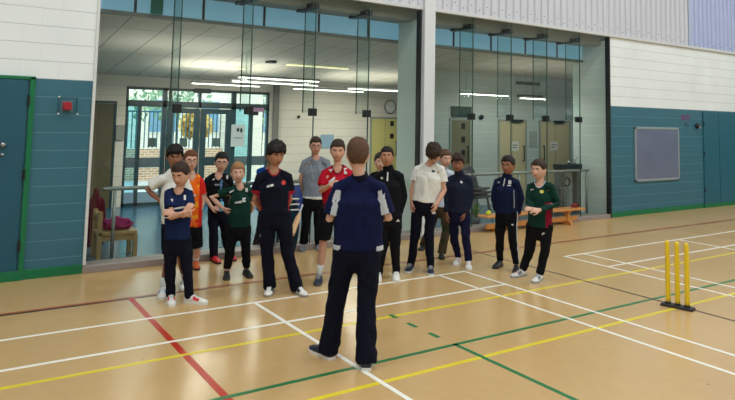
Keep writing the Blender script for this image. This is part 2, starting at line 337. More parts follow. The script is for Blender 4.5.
for x0, x1, m in ((fx+.06, -2.44, M_tint), (-2.36, -1.9, M_clear), (-.13, .24, M_tint), (.32, fx1-.06, M_clear)):
    for z0, z1 in ((.30, .84), (1.06, 2.2)): obj('glass_pane', B((x0, x1, LY+.055, LY+.062, z0, z1)), m, w)
M_plate = mat('push_plate', (70,86,86), .4)
for i, (x0, x1) in enumerate(((-1.79, -1.03), (-1.01, -.25))):
    d = struct(empty('door_%d' % (i+1), (x0, LY+.03, 0)), ['left leaf of the teal framed entrance doors', 'right leaf of the teal framed entrance doors'][i], 'door')
    bm = NB()
    for b in ((x0, x0+.14, LY-.01, LY+.04, 0, 2.19), (x1-.14, x1, LY-.01, LY+.04, 0, 2.19), (x0+.14, x1-.14, LY-.01, LY+.04, 2.07, 2.19), (x0+.14, x1-.14, LY-.01, LY+.04, .86, 1.06), (x0+.14, x1-.14, LY-.01, LY+.04, 0, .3)): box(bm, *b)
    obj('door_frame', bm, M_frame, d, bevel=.004)
    for z0, z1 in ((.3, .86), (1.06, 2.07)): obj('glass_pane', B((x0+.14, x1-.14, LY+.01, LY+.018, z0, z1)), M_clear, d)
    obj('push_plate', B((x0+.3, x0+.48, LY-.02, LY-.012, 1.30, 1.50)), M_plate, d)
obj('push_plate', B((-2.2, -2.02, LY-.02, LY-.012, 1.30, 1.50)), M_plate, w)
obj('closer', B((-1.2, -.8, LY-.04, LY+.02, 2.55, 2.66)), M_patch, w)
tag(obj('notice', B((-.26, .09, LY-.04, LY-.03, 1.30, 1.83), (-.12, -.06, LY-.043, LY-.04, 1.66, 1.74, 1), (-.03, .02, LY-.043, LY-.04, 1.64, 1.74, 1), (-.2, .03, LY-.043, LY-.04, 1.5, 1.515, 1)), [mat('notice_grey', (176,186,188), .6), M_patch], loc=None), 'pale grey notice board beside the entrance doors', 'notice')
s_ = empty('hanging_sign', (.16, LY-.06, 2.15)); tag(s_, 'small purple pink sign over the entrance glazing', 'sign')
obj('sign_board', B((.14, .56, LY-.07, LY-.05, 2.15, 2.25)), mat('sign_purple', (168,128,160), .5), s_); obj('bracket', B((.26, .42, LY-.06, LY+.02, 2.06, 2.15)), M_dark, s_)
struct(obj('trim_8', B((.82, .95, LY-.12, LY, 0, 2.88)), mat('duct_grey', (122,118,112), .6), bevel=.01), 'grey vertical duct beside the entrance')
struct(obj('trim_9', B((-2.9, -2.72, LY-.06, LY, 1.45, 1.78)), mat('panel_ivory', (150,150,140), .5), bevel=.01), 'small wall panel beside the entrance frame')
M_bein = mat('beige_door', (196,182,146), .5, var=.05, vscale=5); M_yell = mat('yellow_door', (214,200,128), .5, var=.04)
M_wood_dark = mat('brown_door', (92,84,58), .5, var=.15, vscale=4)
def door(n, x0, x1, y, z1, m, lab, hside, vision=None, closer=True, note=None):
    d = struct(empty('door_%d' % n, (x0, y, 0)), lab, 'door')
    f = NB(); box(f, x0-.05, x0, y-.03, y, 0, z1+.05); box(f, x1, x1+.05, y-.03, y, 0, z1+.05); box(f, x0, x1, y-.03, y, z1, z1+.05); obj('door_frame', f, M_frame if m is M_wood_dark else mat('frame_pale', (150,156,146), .5), d)
    obj('door_leaf', B((x0+.005, x1-.005, y-.022, y, 0, z1-.004)), m, d)
    if x1-x0 > .85: obj('leaf_gap', B(((x0+x1)/2-.004, (x0+x1)/2+.004, y-.025, y-.02, 0, z1)), mat('gap', (110,104,84), .7), d)
    hx = x1-.09 if hside > 0 else x0+.09
    bm = NB(); tube(bm, [(hx, y-.02, 1.05), (hx, y-.07, 1.05), (hx, y-.07, 1.42), (hx, y-.02, 1.42)], [.016]*4, n=8, cap='flat'); obj('door_handle', bm, M_dark, d)
    if vision:
        for z0 in vision: obj('vision_panel', B((hx-.13*hside-.06, hx-.13*hside+.06, y-.026, y-.02, z0, z0+.14)), M_dark, d)
    if closer: obj('door_closer', B(((x0+x1)/2-.05, (x0+x1)/2+.3, y-.1, y, z1-.02, z1+.05)), M_dark, d)
    if note: obj('paper_notice', B((note-.14, note+.14, y-.03, y-.024, 1.3, 1.54), (note-.09, note+.09, y-.032, y-.03, 1.44, 1.46, 1), (note-.09, note+.05, y-.032, y-.03, 1.38, 1.4, 1)), [mat('paper', (214,212,204), .7), M_patch], d)
door(3, 3.82, 4.72, LY, 2.05, M_yell, 'pale yellow door under the wall clock', 1, (1.85, 1.5), False)
door(4, -3.55, -2.95, LY, 2.25, M_wood_dark, 'dark brown door at the left end of the lobby', -1, None, False)
door(5, 4.03, 4.62, 5.0, 2.05, mat('olive_door', (120,116,92), .5), 'dull olive door under the dark green panel', 1, (1.84, 1.52, 1.2), False)
door(6, 5.62, 6.54, 5.0, 2.05, M_bein, 'left of the two beige doors with paper notices', 1, None, True, 6.15)
door(7, 7.12, 8.25, 5.0, 2.05, M_bein, 'right of the two beige doors with paper notices', -1, None, True, 7.62)
tag(obj('wall_panel', B((4.03, 4.66, 4.97, 5.0, 2.12, 2.38)), mat('dark_green_panel', (30,62,58), .5)), 'dark green panel above the olive lobby door', 'panel')
tag(obj('wall_sign', B((6.72, 6.98, 4.98, 5.0, 1.62, 1.80), (6.72, 6.98, 4.98, 5.0, 1.40, 1.60)), mat('sign_pale', (160,168,162), .5)), 'small framed sign between the beige doors', 'sign')
for i, (x, z) in enumerate(((6.42, 2.36), (6.98, 2.35))):
    pass
for z0, x0, x1 in ((3.04, 6.21, 7.08), (2.70, 6.25, 7.2)):
    tag(obj('air_grille', B((x0, x1, 4.97, 5.0, z0-.03, z0+.05)), mat('grille_dark', (64,72,68), .6)), 'upper dark slot grille high above the beige doors' if z0 > 3 else 'lower dark slot grille above the beige doors', 'grille')
bm = NB(); ball(bm, (4.98, 4.96, 2.14), (.07,.04,.06)); tag(obj('alarm_sounder', bm, M_dark), 'small black sounder on the wall between the olive and beige doors', 'alarm')
# clock
c = empty('wall_clock', (4.42, LY, 2.39)); tag(c, 'round white wall clock above the yellow door', 'clock')
bm = NB(); cyl(bm, (4.42, LY, 2.39), (4.42, LY-.04, 2.39), .17, 28); obj('clock_face', bm, mat('clock_face', (222,222,214), .5), c)
bm = NB(); ring(bm, (4.42, LY-.035, 2.39), .185, .02, (0,1,0)); obj('clock_rim', bm, mat('clock_rim', (112,114,112), .4), c)
for k in range(12):
    a = k*PI/6; bm = NB(); box(bm, 4.42+.14*math.sin(a)-.008, 4.42+.14*math.sin(a)+.008, LY-.048, LY-.04, 2.39+.14*math.cos(a)-.008, 2.39+.14*math.cos(a)+.008)
    obj('hour_mark', bm, M_dark, c)
bm = NB(); tube(bm, [(4.42, LY-.05, 2.39), (4.36, LY-.05, 2.47)], [.006,.005], n=6); tube(bm, [(4.42, LY-.05, 2.39), (4.53, LY-.05, 2.42)], [.006,.004], n=6); obj('clock_hands', bm, M_dark, c)
tag(obj('poster', B((2.22, 2.62, LY-.012, LY, 1.24, 1.60)), mat('poster_blue', (140,168,186), .5)), 'pale blue poster on the cream lobby wall', 'poster')
bm = NB(); ball(bm, (1.55, LY-.03, 2.05), .04); tag(obj('wall_sensor', bm, M_dark), 'small dark sensor on the cream wall', 'sensor')
bm = NB(); box(bm, 1.70, 1.76, LY-.05, LY, 2.48, 2.54); box(bm, 1.82, 1.88, LY-.05, LY, 2.48, 2.54); box(bm, 1.74, 1.84, LY-.03, LY, 2.50, 2.52); tag(obj('emergency_lamp', bm, mat('lamp_white', (235,235,225), .5)), 'twin headed emergency lamp high on the cream wall', 'lamp')
bm = NB(); cyl(bm, (-.55, 5.95, z(5.95)-.02) if False else (-.45, 5.5, 3.14), (-.45, 5.5, 3.18), .12, 20); tag(obj('ceiling_vent', bm, M_dark), 'round dark vent in the lobby ceiling', 'vent')
# lobby lamps: suspended twin tubes
M_tube = mat('tube_light', (255,250,235), .5, emis=((255,248,232), 6.0)); M_fit = mat('lamp_body', (150,152,150), .5)
def lamp(x0, x1, y, z, lab):
    L = empty('suspended_light', (x0, y, z)); tag(L, lab, 'ceiling light', 'lobby strip lights')
    obj('lamp_body', B((x0, x1, y-.06, y+.06, z+.02, z+.05)), M_fit, L)
    for d in (-.04, .04):
        bm = NB(); tube(bm, [(x0+.02, y+d, z), (x1-.02, y+d, z)], [.008,.008], side=UP, n=8); obj('tube', bm, M_tube, L)
    for xx in (x0+.15, x1-.15):
        zc = 3.45+SL*(y-3)
        bm = NB(); cyl(bm, (xx, y, z+.05), (xx, y, zc+.01), .005, 6); obj('hanger', bm, M_fit, L)
lamp(-1.4, .26, 7.65, 2.75, 'suspended strip light nearest the entrance glazing')
lamp(-1.0, 1.05, 6.2, 2.76, 'suspended strip light in the second row over the lobby')
lamp(-1.44, .28, 4.75, 2.755, 'suspended strip light nearest the left glass screen')
lamp(1.15, 3.2, 7.6, 2.74, 'suspended strip light in front of the cream wall')
lamp(2.07, 3.74, 6.5, 2.75, 'suspended strip light in front of the yellow door')
lamp(3.95, 5.45, 4.55, 2.66, 'left long suspended strip light behind the right screen')
lamp(5.75, 6.6, 4.4, 2.62, 'short suspended strip light behind the right screen')
M_warm = mat('warm_diffuser', (240,236,200), .5, emis=((255,244,190), .9))
for x0, x1, y, lab in ((-1.95, -.65, 6.45, 'warm recessed light left in the sloping lobby ceiling'), (.0, 1.5, 5.65, 'warm recessed light nearer the post in the lobby ceiling')):
    zc = 3.45+SL*(y-3); tag(obj('recessed_light', B((x0, x1, y-.07, y+.07, zc-.02, zc+.0)), M_warm), lab, 'ceiling light')
# handrails
M_rail = mat('handrail', (150,156,152), .35, metal=.5)
for xa, xb, posts, lab in ((-4.12, .85, (-3.98, -1.5, .5), 'tubular handrail behind the left glass screen'), (1.3, 6.12, (1.5, 3.9, 6.05), 'tubular handrail behind the right glass screen')):
    h = empty('handrail', (xa, 2.72, 0)); tag(h, lab, 'handrail')
    bm = NB(); tube(bm, [(xa, 2.72, .99), (xb, 2.72, .99)], [.028,.028], side=UP, n=10); obj('rail', bm, M_rail, h)
    for x in posts:
        bm = NB(); cyl(bm, (x, 2.72, 0), (x, 2.72, .97), .024, 10); obj('post', bm, M_rail, h)
# ================================================================ OUTSIDE
M_brick = blocks('brick', (186,140,100), (216,206,190), .8, bw=.225, rh=.075, ms=.01, var=.18, vert=1.)
M_brick2 = blocks('brick_cream', (226,214,190), (200,190,170), .8, bw=.225, rh=.075, ms=.01, var=.12, vert=1.)
struct(obj('ground', B((-12, 22, 8.29, 40, -.3, -.02)), mat('paving', (168,164,156), .9, var=.1)), 'paved ground outside the entrance')
tag(obj('garden_wall', B((-9, 1.7, 13.9, 14.15, -.02, .98)), M_brick), 'low brick wall outside the entrance', 'wall')
tag(obj('brick_pier', B((1.75, 3.0, 13.6, 14.4, -.02, 4.2)), M_brick2), 'cream brick pier outside the entrance', 'wall')
rl = empty('railing', (-9, 14.02, .98)); tag(rl, 'dark vertical bar railing on the low brick wall outside', 'railing')
bm = NB()
x = -9.0
while x < 1.7: box(bm, x, x+.03, 14.0, 14.03, .98, 2.15); x += .13
obj('bars', bm, mat('railing_teal', (40,84,92), .5), rl); obj('top_rail', B((-9, 1.7, 13.99, 14.04, 2.1, 2.15)), mat('railing_teal', (0,0,0)), rl)
M_leaf = mat('leaves', (120,150,110), .8, var=.5, vscale=3); M_bark = mat('bark', (90,76,62), .9); M_aut = mat('autumn_leaves', (206,170,80), .8, var=.4, vscale=3)
def tree(x, y, h, r, m, lab):
    T = empty('tree', (x, y, -.02)); tag(T, lab, 'tree', None)
    bm = NB(); tube(bm, [(x, y, -.02), (x+.1, y, h*.45), (x, y, h*.8)], [.14,.1,.05], n=8); obj('trunk', bm, M_bark, T)
    bm = NB(); rnd = random.Random(int(x*10))
    for k in range(420):
        u = Vector((rnd.gauss(0,1), rnd.gauss(0,1), rnd.gauss(0,1))).normalized()*r*rnd.uniform(.35,1)
        c = Vector((x, y, h*.65))+Vector((u.x, u.y, u.z*.95)); a = Vector((rnd.gauss(0,1), rnd.gauss(0,1), rnd.gauss(0,1))).normalized()*.14; b = a.orthogonal().normalized()*.09
        bm.faces.new([bm.verts.new(c+q) for q in (a, b, -a, -b)])
    obj('crown', bm, m, T)
tree(-2.2, 17.5, 4.2, 1.7, M_leaf, 'leafy tree beyond the railing, left of the doors'); tree(1.2, 18.5, 4.6, 1.7, M_leaf, 'leafy tree beyond the railing, behind the doors'); tree(1.25, 15.2, 2.6, .55, M_aut, 'small yellow autumn tree in front of the brick pier'); tree(4.6, 17.5, 4.5, 1.6, M_leaf, 'leafy tree beyond the cream brick pier'); tree(-5.6, 18, 4.5, 1.6, M_leaf, 'leafy tree farthest left outside')
bl = empty('office_building', (-9, 26, 0)); tag(bl, 'pale office building far beyond the trees', 'building')
obj('wall', B((-9, 16, 26, 30, -.02, 7)), M_brick2, bl)
for k in range(9): obj('window', B((-8+k*2.6, -6.6+k*2.6, 25.95, 26, 1.2, 2.8)), mat('far_window', (110,140,160), .2), bl)
# ================================================================ HALL SHELL behind the camera
M_hall = mat('hall_paint', (206,208,202), .7); M_hallteal = mat('hall_teal', (44,104,120), .6); M_hallc = mat('hall_ceiling', (200,202,200), .8)
for nm, b in (('wall_left', (-14.2, -14, -15, WY, 0, 8)), ('wall_right', (18, 18.2, -15, WY, 0, 8)), ('wall_near', (-14, 18, -15.2, -15, 0, 8))):
    bm = NB(); x0, x1, y0, y1, z0, z1 = b; box(bm, x0, x1, y0, y1, 0, ZT, 1); box(bm, x0, x1, y0, y1, ZT, 8, 0); struct(obj(nm, bm, [M_hall, M_hallteal]))
struct(obj('ceiling', B((-14.2, 18.2, -15.2, WY+.25, 8.0, 8.2)), M_hallc), 'high hall ceiling')
M_hl = mat('hall_lamp', (255,255,250), .5, emis=((240,246,255), 4.0))
for ix, x in enumerate((-10, -5, 0, 5, 10, 15)):
    for iy, y in enumerate((-12.5, -8.5, -4.5, -1.2)):
        tag(obj('hall_light', B((-.75, .75, -.15, .15, -.06, 0.05)), [M_hl]), 'long strip light on the high hall ceiling', 'ceiling light', 'hall ceiling lights'); o = COL.objects[-1]
        o.location = (x, y, 7.95)
        ld = bpy.data.lights.new('hall_lamp', 'AREA'); ld.shape = 'RECTANGLE'; ld.size = 1.5; ld.size_y = .3; ld.energy = HALLW; ld.color = (.92, .98, 1.0)
        lo = bpy.data.objects.new('hall_lamp', ld); COL.objects.link(lo); lo.location = (x, y, 7.87)
for x, y, e in ((-1, 6.2, 46), (2.6, 6.4, 30), (5.2, 3.7, 9), (-2.6, 4.6, 14), (7.6, 3.7, 6)):
    ld = bpy.data.lights.new('lobby_lamp', 'AREA'); ld.shape = 'RECTANGLE'; ld.size = 1.6; ld.size_y = .15; ld.energy = e*LOBW; ld.color = (1.0, .94, .84)
    lo = bpy.data.objects.new('lobby_lamp', ld); COL.objects.link(lo); lo.location = (x, y, 2.70)
    l2 = ld.copy(); l2.energy = e*LOBW*.30; l2.size = 2.2; l2.size_y = .9; up_ = bpy.data.objects.new('lobby_uplight', l2); COL.objects.link(up_); up_.location = (x, y, 2.56); up_.rotation_euler = (PI, 0, 0)  # added fill light aimed up to brighten the lobby ceiling
W = bpy.data.worlds.new('world'); SC.world = W; W.use_nodes = True
bg = W.node_tree.nodes['Background']; bg.inputs[0].default_value = (.78, .90, 1.0, 1); bg.inputs[1].default_value = WORLD
SC.cycles.transparent_max_bounces = 48
SC.view_settings.view_transform = 'Standard'; SC.view_settings.look = 'None'; SC.view_settings.gamma = 1; SC.view_settings.exposure = EXPO
# ================================================================ WALL FITTINGS
# store doors, left
d = struct(empty('door_8', (-7.4, WY, 0)), 'flat teal store doors at the far left of the wall', 'door')
obj('door_leaf', B((-6.25, -5.17, WY-.03, WY, .115, ZT-.02)), M_tealdoor, d, bevel=.004); obj('door_leaf', B((-7.35, -6.27, WY-.03, WY, .115, ZT-.02)), M_tealdoor, d, bevel=.004)
obj('door_frame', B((-5.15, -5.09, WY-.04, WY, 0, ZT+.01), (-7.4, -5.09, WY-.04, WY, ZT-.02, ZT+.02)), M_green, d, bevel=.004)
bm = NB(); ball(bm, (-5.40, WY-.06, 1.62), .035); ball(bm, (-5.40, WY-.04, 1.50), .022); obj('door_knob', bm, mat('chrome', (170,176,178), .2, metal=.9), d)
for z0 in (.35, 1.2, 2.1):
    obj('hinge', B((-5.17, -5.14, WY-.055, WY-.03, z0, z0+.12)), M_patch, d)
# store doors, right
d = struct(empty('door_9', (9.93, WY, 0)), 'flat teal store doors at the right end of the wall', 'door')
for x0, x1 in ((9.97, 10.68), (10.70, 11.6), (11.62, 12.5)): obj('door_leaf', B((x0, x1, WY-.03, WY, .10, ZT-.03)), M_tealdoor2, d, bevel=.004)
for z0 in (.4, 1.3, 2.05): obj('hinge', B((9.955, 9.985, WY-.045, WY-.03, z0, z0+.09)), M_patch, d)
# silver notice board
b_ = empty('notice_board', (7.1, WY, .74)); tag(b_, 'large blank silver grey board on the teal wall', 'board')
obj('board_panel', B((7.14, 8.82, WY-.03, WY-.002, .78, 1.94)), mat('board_silver', (132,140,168), .3, metal=.45, var=.2, vscale=1.6), b_)  # uneven tone paints reflections into the metal colour
bm = NB()
for q in ((7.10, 8.86, WY-.04, WY, .74, .79), (7.10, 8.86, WY-.04, WY, 1.93, 1.98), (7.10, 7.15, WY-.04, WY, .74, 1.98), (8.81, 8.86, WY-.04, WY, .74, 1.98)): box(bm, *q)
obj('board_frame', bm, mat('board_frame', (172,182,188), .35, metal=.5), b_, bevel=.006)
# stencilled letters and the black fitting
def textmesh(s, size, m, name, loc, rotx=PI/2, ext=.001):
    c = bpy.data.curves.new('txt', 'FONT'); c.body = s; c.size = size; c.extrude = ext; c.offset = .004*size/.1
    t = bpy.data.objects.new('txt', c); COL.objects.link(t); dg = bpy.context.evaluated_depsgraph_get(); me = bpy.data.meshes.new_from_object(t.evaluated_get(dg)); bpy.data.objects.remove(t)
    me.transform(Matrix.Rotation(rotx, 4, 'X')); me.materials.clear(); me.materials.append(m); o = bpy.data.objects.new(name, me); COL.objects.link(o); o.location = loc; return o
ws = empty('painted_lettering', (9.02, WY-.002, 2.0)); tag(ws, 'faded purple lettering on the teal wall by the right doors', 'lettering')
M_let = mat('letter_purple', (112,62,112), .6); M_let2 = mat('letter_navy', (52,66,104), .6)
o = textmesh('SPLIT', .17, M_let, 'word', (9.02, WY-.003, 2.17)); put(o, ws)
o = textmesh('Bc', .16, M_let2, 'letters', (9.17, WY-.003, 1.99)); put(o, ws)
bm = NB(); ball(bm, (9.67, WY-.04, 2.04), (.06,.05,.075)); ball(bm, (9.68, WY-.09, 2.01), .025, mi=1); tag(obj('wall_fitting', bm, [M_dark, mat('pinkish', (170,140,150), .5)]), 'small black round fitting on the teal wall', 'fitting')
# alarm in a clear cage
a = empty('fire_alarm', (-4.84, WY, 1.98)); tag(a, 'red alarm sounder in a clear cage on the teal wall', 'alarm')
bm = NB(); cyl(bm, (-4.72, WY, 2.10), (-4.72, WY-.07, 2.10), .052, 18); box(bm, -4.77, -4.67, WY-.02, WY, 2.05, 2.15); obj('sounder', bm, mat('alarm_red', (190,38,52), .35), a, bevel=.003)
obj('back_plate', B((-4.79, -4.65, WY-.006, WY, 2.03, 2.17)), mat('backplate', (96,124,136), .5), a)
bm = NB()
for q in ((-4.83, -4.61, WY-.12, WY-.114, 2.0, 2.21), (-4.83, -4.824, WY-.12, WY, 2.0, 2.21), (-4.616, -4.61, WY-.12, WY, 2.0, 2.21), (-4.83, -4.61, WY-.12, WY, 2.204, 2.21), (-4.83, -4.61, WY-.12, WY, 2.0, 2.006)): box(bm, *q)
obj('clear_cage', bm, glassmat('cage', (.95,.96,.96), .5, .1), a)
for x, z0 in ((-4.83, 2.21), (-4.83, 2.0), (-4.61, 2.0)):
    bm = NB(); ball(bm, (x, WY-.125, z0), .013, nu=8, nv=6); obj('screw', bm, mat('screw', (214,216,214), .3), a)
# ================================================================ STUMPS
s0 = on(668.2, 303, 2, .03); s2 = on(687.5, 307, 2, .03); s0.z = s2.z = 0; dr = (s2-s0).normalized(); sd = Vector((-dr.y, dr.x, 0))
st = empty('cricket_stumps', (s0+s2)/2); tag(st, 'set of three yellow plastic cricket stumps on a black base', 'cricket stumps')
M_st = mat('stump_yellow', (232,198,36), .4, var=.06); M_sb = mat('stump_base', (38,34,36), .6)
mid = (s0+s2)/2; hl_ = (s2-s0).length/2+.07
bm = NB()
for p, q in ((.0, 0),):
    vs = []
    for zz, k in ((0, 1.), (.028, .94)):
        vs.append([bm.verts.new(mid+dr*a*hl_*k+sd*b*.062*k+UP*zz) for a, b in ((-1,-1),(1,-1),(1,1),(-1,1))])
    bm.faces.new(vs[0][::-1]); bm.faces.new(vs[1])
    for i in range(4): bm.faces.new((vs[0][i], vs[0][(i+1)%4], vs[1][(i+1)%4], vs[1][i]))
for p in (s0, mid, s2): cyl(bm, p+UP*.02, p+UP*.05, .03, 14)
obj('base', bm, M_sb, st, bevel=.004)
for p in (s0, mid, s2):
    bm = NB(); tube(bm, [p+UP*.04, p+UP*.08, p+UP*.66, p+UP*.70, p+UP*.72], [.025,.026,.0245,.023,.016], n=14, cap='flat'); obj('stump', bm, M_st, st)
# ================================================================ BENCH
M_bw = mat('bench_wood', (196,132,66), .35, var=.18, vscale=5, coat=.3); by = 2.04
be = empty('gym_bench', (3.6, by, 0)); tag(be, 'low wooden gym bench standing along the right glass screen', 'bench')
obj('seat', B((2.25, 4.98, by-.13, by+.13, .285, .325)), M_bw, be, bevel=.01); obj('beam', B((2.35, 4.85, by-.025, by+.025, .07, .16)), M_bw, be, bevel=.006)
for x in (2.65, 4.55):
    bm = NB(); v = []
    for zz, k in ((0, .14), (.06, .12), (.10, .05), (.22, .05), (.285, .11)):
        v.append([bm.verts.new((x+a*.035, by+b*k, zz)) for a, b in ((-1,-1),(1,-1),(1,1),(-1,1))])
    for i in range(len(v)-1):
        for j in range(4): bm.faces.new((v[i][j], v[i][(j+1)%4], v[i+1][(j+1)%4], v[i+1][j]))
    bm.faces.new(v[0][::-1]); bm.faces.new(v[-1]); obj('trestle', bm, M_bw, be, bevel=.004)
bm = NB(); tube(bm, [(4.92, by, .33), (5.0, by-.03, .36), (5.1, by, .34), (5.16, by+.02, .33)] if False else [(4.72, by, .365), (4.8, by-.02, .372), (4.9, by, .365)], [.03,.045,.035], n=12); o = obj('folded_cloth', bm, mat('cloth_red', (120,34,40), .9)); tag(o, 'small dark red cloth on the right end of the bench', 'cloth')
# tennis balls + plant by the bench
M_ball = mat('ball_yellow', (196,206,60), .8)
for i, (x, y, z0, lab) in enumerate(((2.36, by-.02, .36, 'yellow green ball on the left end of the bench'), (2.46, by+.05, .36, 'second yellow green ball beside the first on the bench'))):
    bm = NB(); ball(bm, (x, y, z0), .038); tag(obj('ball', bm, M_ball), lab, 'ball', 'yellow balls on the bench')
pp = empty('leafy_plant', (2.62, 2.62, 0)); tag(pp, 'small green leafy plant in a pot behind the glass', 'plant')
bm = NB(); tube(bm, [(2.62,2.62,0), (2.62,2.62,.18)], [.08,.10], n=14, cap='flat'); obj('pot', bm, mat('pot', (60,70,72), .6), pp)
bm = NB(); rnd = random.Random(3)
for k in range(16):
    a = k*2.4; r_ = .05+.07*rnd.random(); t = Vector((2.62+math.cos(a)*r_*1.5, 2.62+math.sin(a)*r_, .34+.16*rnd.random())); b0 = Vector((2.62, 2.62, .17)); s_ = Vector((-math.sin(a), math.cos(a), 0))*.02; m_ = (t+b0)/2+UP*.04
    bm.faces.new([bm.verts.new(q) for q in (b0, m_-s_, t, m_+s_)])
o = obj('leaves', bm, mat('plant_green', (72,112,52), .6), pp); o.modifiers.new('t', 'SOLIDIFY').thickness = .003
# stacked chairs behind the right screen
M_sh = mat('chair_shell', (44,48,60), .5); M_leg = mat('chair_leg', (110,112,116), .35, metal=.6); M_blue = mat('chair_blue', (52,72,150), .55)
def make_chair(m, lab, grp, base):
    t = empty('stacking_chair', base); tag(t, lab, 'chair', grp); b = Vector(base)
    bm = NB(); R = []
    for i in range(9):
        u = i/8
        if u < .5: p = Vector((0, -.20+.42*u*2*.95, .44-.02*math.sin(u*2*PI))); w_ = .21
        else: k = (u-.5)*2; p = Vector((0, .20+.07*k, .44+.40*k)); w_ = .21-.05*k*k
        R.append([bm.verts.new(b+p+Vector((w_*s, -.04*abs(s)**2*(1 if u > .5 else 0), .025*abs(s)**2*(1 if u <= .5 else 0)))) for s in (-1,-.6,-.2,.2,.6,1)])
    for i in range(8):
        for j in range(5): f = bm.faces.new((R[i][j], R[i][j+1], R[i+1][j+1], R[i+1][j])); f.smooth = True
    o = obj('seat_shell', bm, m, t); o.modifiers.new('t', 'SOLIDIFY').thickness = .035
    for sx in (-1, 1):
        for sy in (-1, 1):
            bm = NB(); tube(bm, [b+Vector((sx*.15, sy*.14, .43)), b+Vector((sx*.21, sy*.20+.01, 0.01))], [.011,.011], n=8); obj('leg', bm, M_leg, t)
    return t
def dup(root, loc, rz, lab, grp):
    r = root.copy(); COL.objects.link(r); r.location = loc; r.rotation_euler = (0,0,rz); r['label'] = lab; r['group'] = grp
    for ch in root.children: c = ch.copy(); COL.objects.link(c); c.parent = r
    return r
c0 = make_chair(M_sh, 'lowest dark chair of the stack behind the bench', 'dark chairs stacked behind the bench', (3.12, 3.15, 0))
c0.scale = (1.25,1.1,1.1)
dup(c0, (3.13, 3.19, .075), 0, 'middle dark chair of the stack behind the bench', 'dark chairs stacked behind the bench')
dup(c0, (3.12, 3.23, .15), 0, 'topmost dark chair of the stack behind the bench', 'dark chairs stacked behind the bench')
cb = make_chair(M_blue, 'blue stacking chair behind the glass, left of the grey shirted person', 'blue chairs behind the left glass', (-1.35, 3.25, 0))
for i, x in enumerate((-.75, -.12)): dup(cb, (x, 3.25, 0), (.15, -.1)[i], ('blue stacking chair behind the glass, nearest the red shirted player', 'blue stacking chair behind the glass, nearest the post')[i], 'blue chairs behind the left glass')
# metal stand, wire basket
M_bl = mat('black_plastic', (28,30,32), .45); M_gm = mat('grey_metal', (104,108,108), .4, metal=.5)
ms = empty('metal_stand', (5.72, 2.95, 0)); tag(ms, 'black topped grey metal stand behind the right end of the glass', 'stand')
obj('top_box', B((5.36, 6.08, 2.85, 3.08, 1.0, 1.12)), M_bl, ms, bevel=.01); obj('column', B((5.36, 5.52, 2.88, 3.05, 0, 1.0)), M_gm, ms, bevel=.01); obj('column', B((5.92, 6.06, 2.88, 3.05, 0, 1.0)), M_gm, ms, bevel=.01); obj('back_panel', B((5.52, 5.92, 3.0, 3.03, .05, .95)), mat('panel_grey', (150,156,156), .5), ms)
bm = NB(); ring(bm, (5.72, 2.98, .72), .09, .014, (0,1,0)); obj('dial', bm, M_bl, ms)
bm = NB(); tube(bm, [(5.95,2.95,1.12),(5.95,2.95,1.22),(6.0,2.92,1.25)], [.02,.016,.016], n=8); ball(bm, (5.75,2.95,1.15), .04); obj('spout', bm, mat('chrome', (0,0,0)), ms)
wb = empty('wire_basket', (5.15, 2.85, 0)); tag(wb, 'grey wire basket on the floor behind the bench', 'basket')
bm = NB()
for k in range(9):
    t_ = -.2+.05*k; box(bm, 5.15+t_, 5.156+t_, 2.65, 2.656, .02, .62); box(bm, 5.15+t_, 5.156+t_, 3.04, 3.046, .02, .62)
    box(bm, 4.95, 4.956, 2.85+t_*.98, 2.856+t_*.98, .02, .62); box(bm, 5.35, 5.356, 2.85+t_*.98, 2.856+t_*.98, .02, .62)
for k in range(9):
    zz = .02+.075*k
    for q in ((4.95,5.356,2.65,2.656),(4.95,5.356,3.04,3.046),(4.95,4.956,2.65,3.046),(5.35,5.356,2.65,3.046)): box(bm, *q, zz, zz+.006)
obj('wire_sides', bm, M_gm, wb); obj('floor_pan', B((4.96, 5.35, 2.66, 3.04, 0, .02)), M_gm, wb)
# wooden chair, pink coat
M_pine = mat('pine', (168,138,92), .5, var=.12, vscale=6)
ch = empty('wooden_seat', (-3.88, 3.0, 0)); tag(ch, 'low wooden seat behind the glass at the left end', 'seat')
obj('seat', B((-4.14, -3.62, 2.86, 3.25, .33, .38)), M_pine, ch, bevel=.006); obj('apron', B((-4.1, -3.66, 2.88, 2.90, .25, .33)), M_pine, ch)
for x, y, h in ((-4.15, 2.86, .66), (-3.67, 2.86, .33), (-4.15, 3.2, .66), (-3.67, 3.2, .33)): obj('leg', B((x, x+.06, y, y+.05, 0, h)), M_pine, ch, bevel=.004)
obj('armrest', B((-4.15, -4.09, 2.91, 3.2, .58, .64)), M_pine, ch)
def lump(name, c, r, m, seed, amp=.25, parent=None, flat=None):
    bm = NB(); sv = Vector((seed*3.1, seed, 0))
    def fn(v):
        v = Vector(v); k = 1+amp*noise.noise(v*2.2+sv)+amp*.4*noise.noise(v*6+sv); v = v*k
        if flat is not None: v.z = max(v.z, flat)
        return v
    ball(bm, c, r, nu=36, nv=24, fn=fn); return obj(name, bm, m, parent)
tag(lump('pink_coat', (-3.86, 3.06, .455), (.20,.15,.095), cloth('coat_pink', (150,44,96)), 4, flat=-.75), 'crumpled dark pink coat lying on the wooden seat', 'coat')
tag(lump('red_bag', (-4.08, 3.45, .42), (.15,.13,.43), cloth('bag_maroon', (96,30,40)), 6, flat=-.75), 'dark red bag standing behind the wooden seat', 'bag')
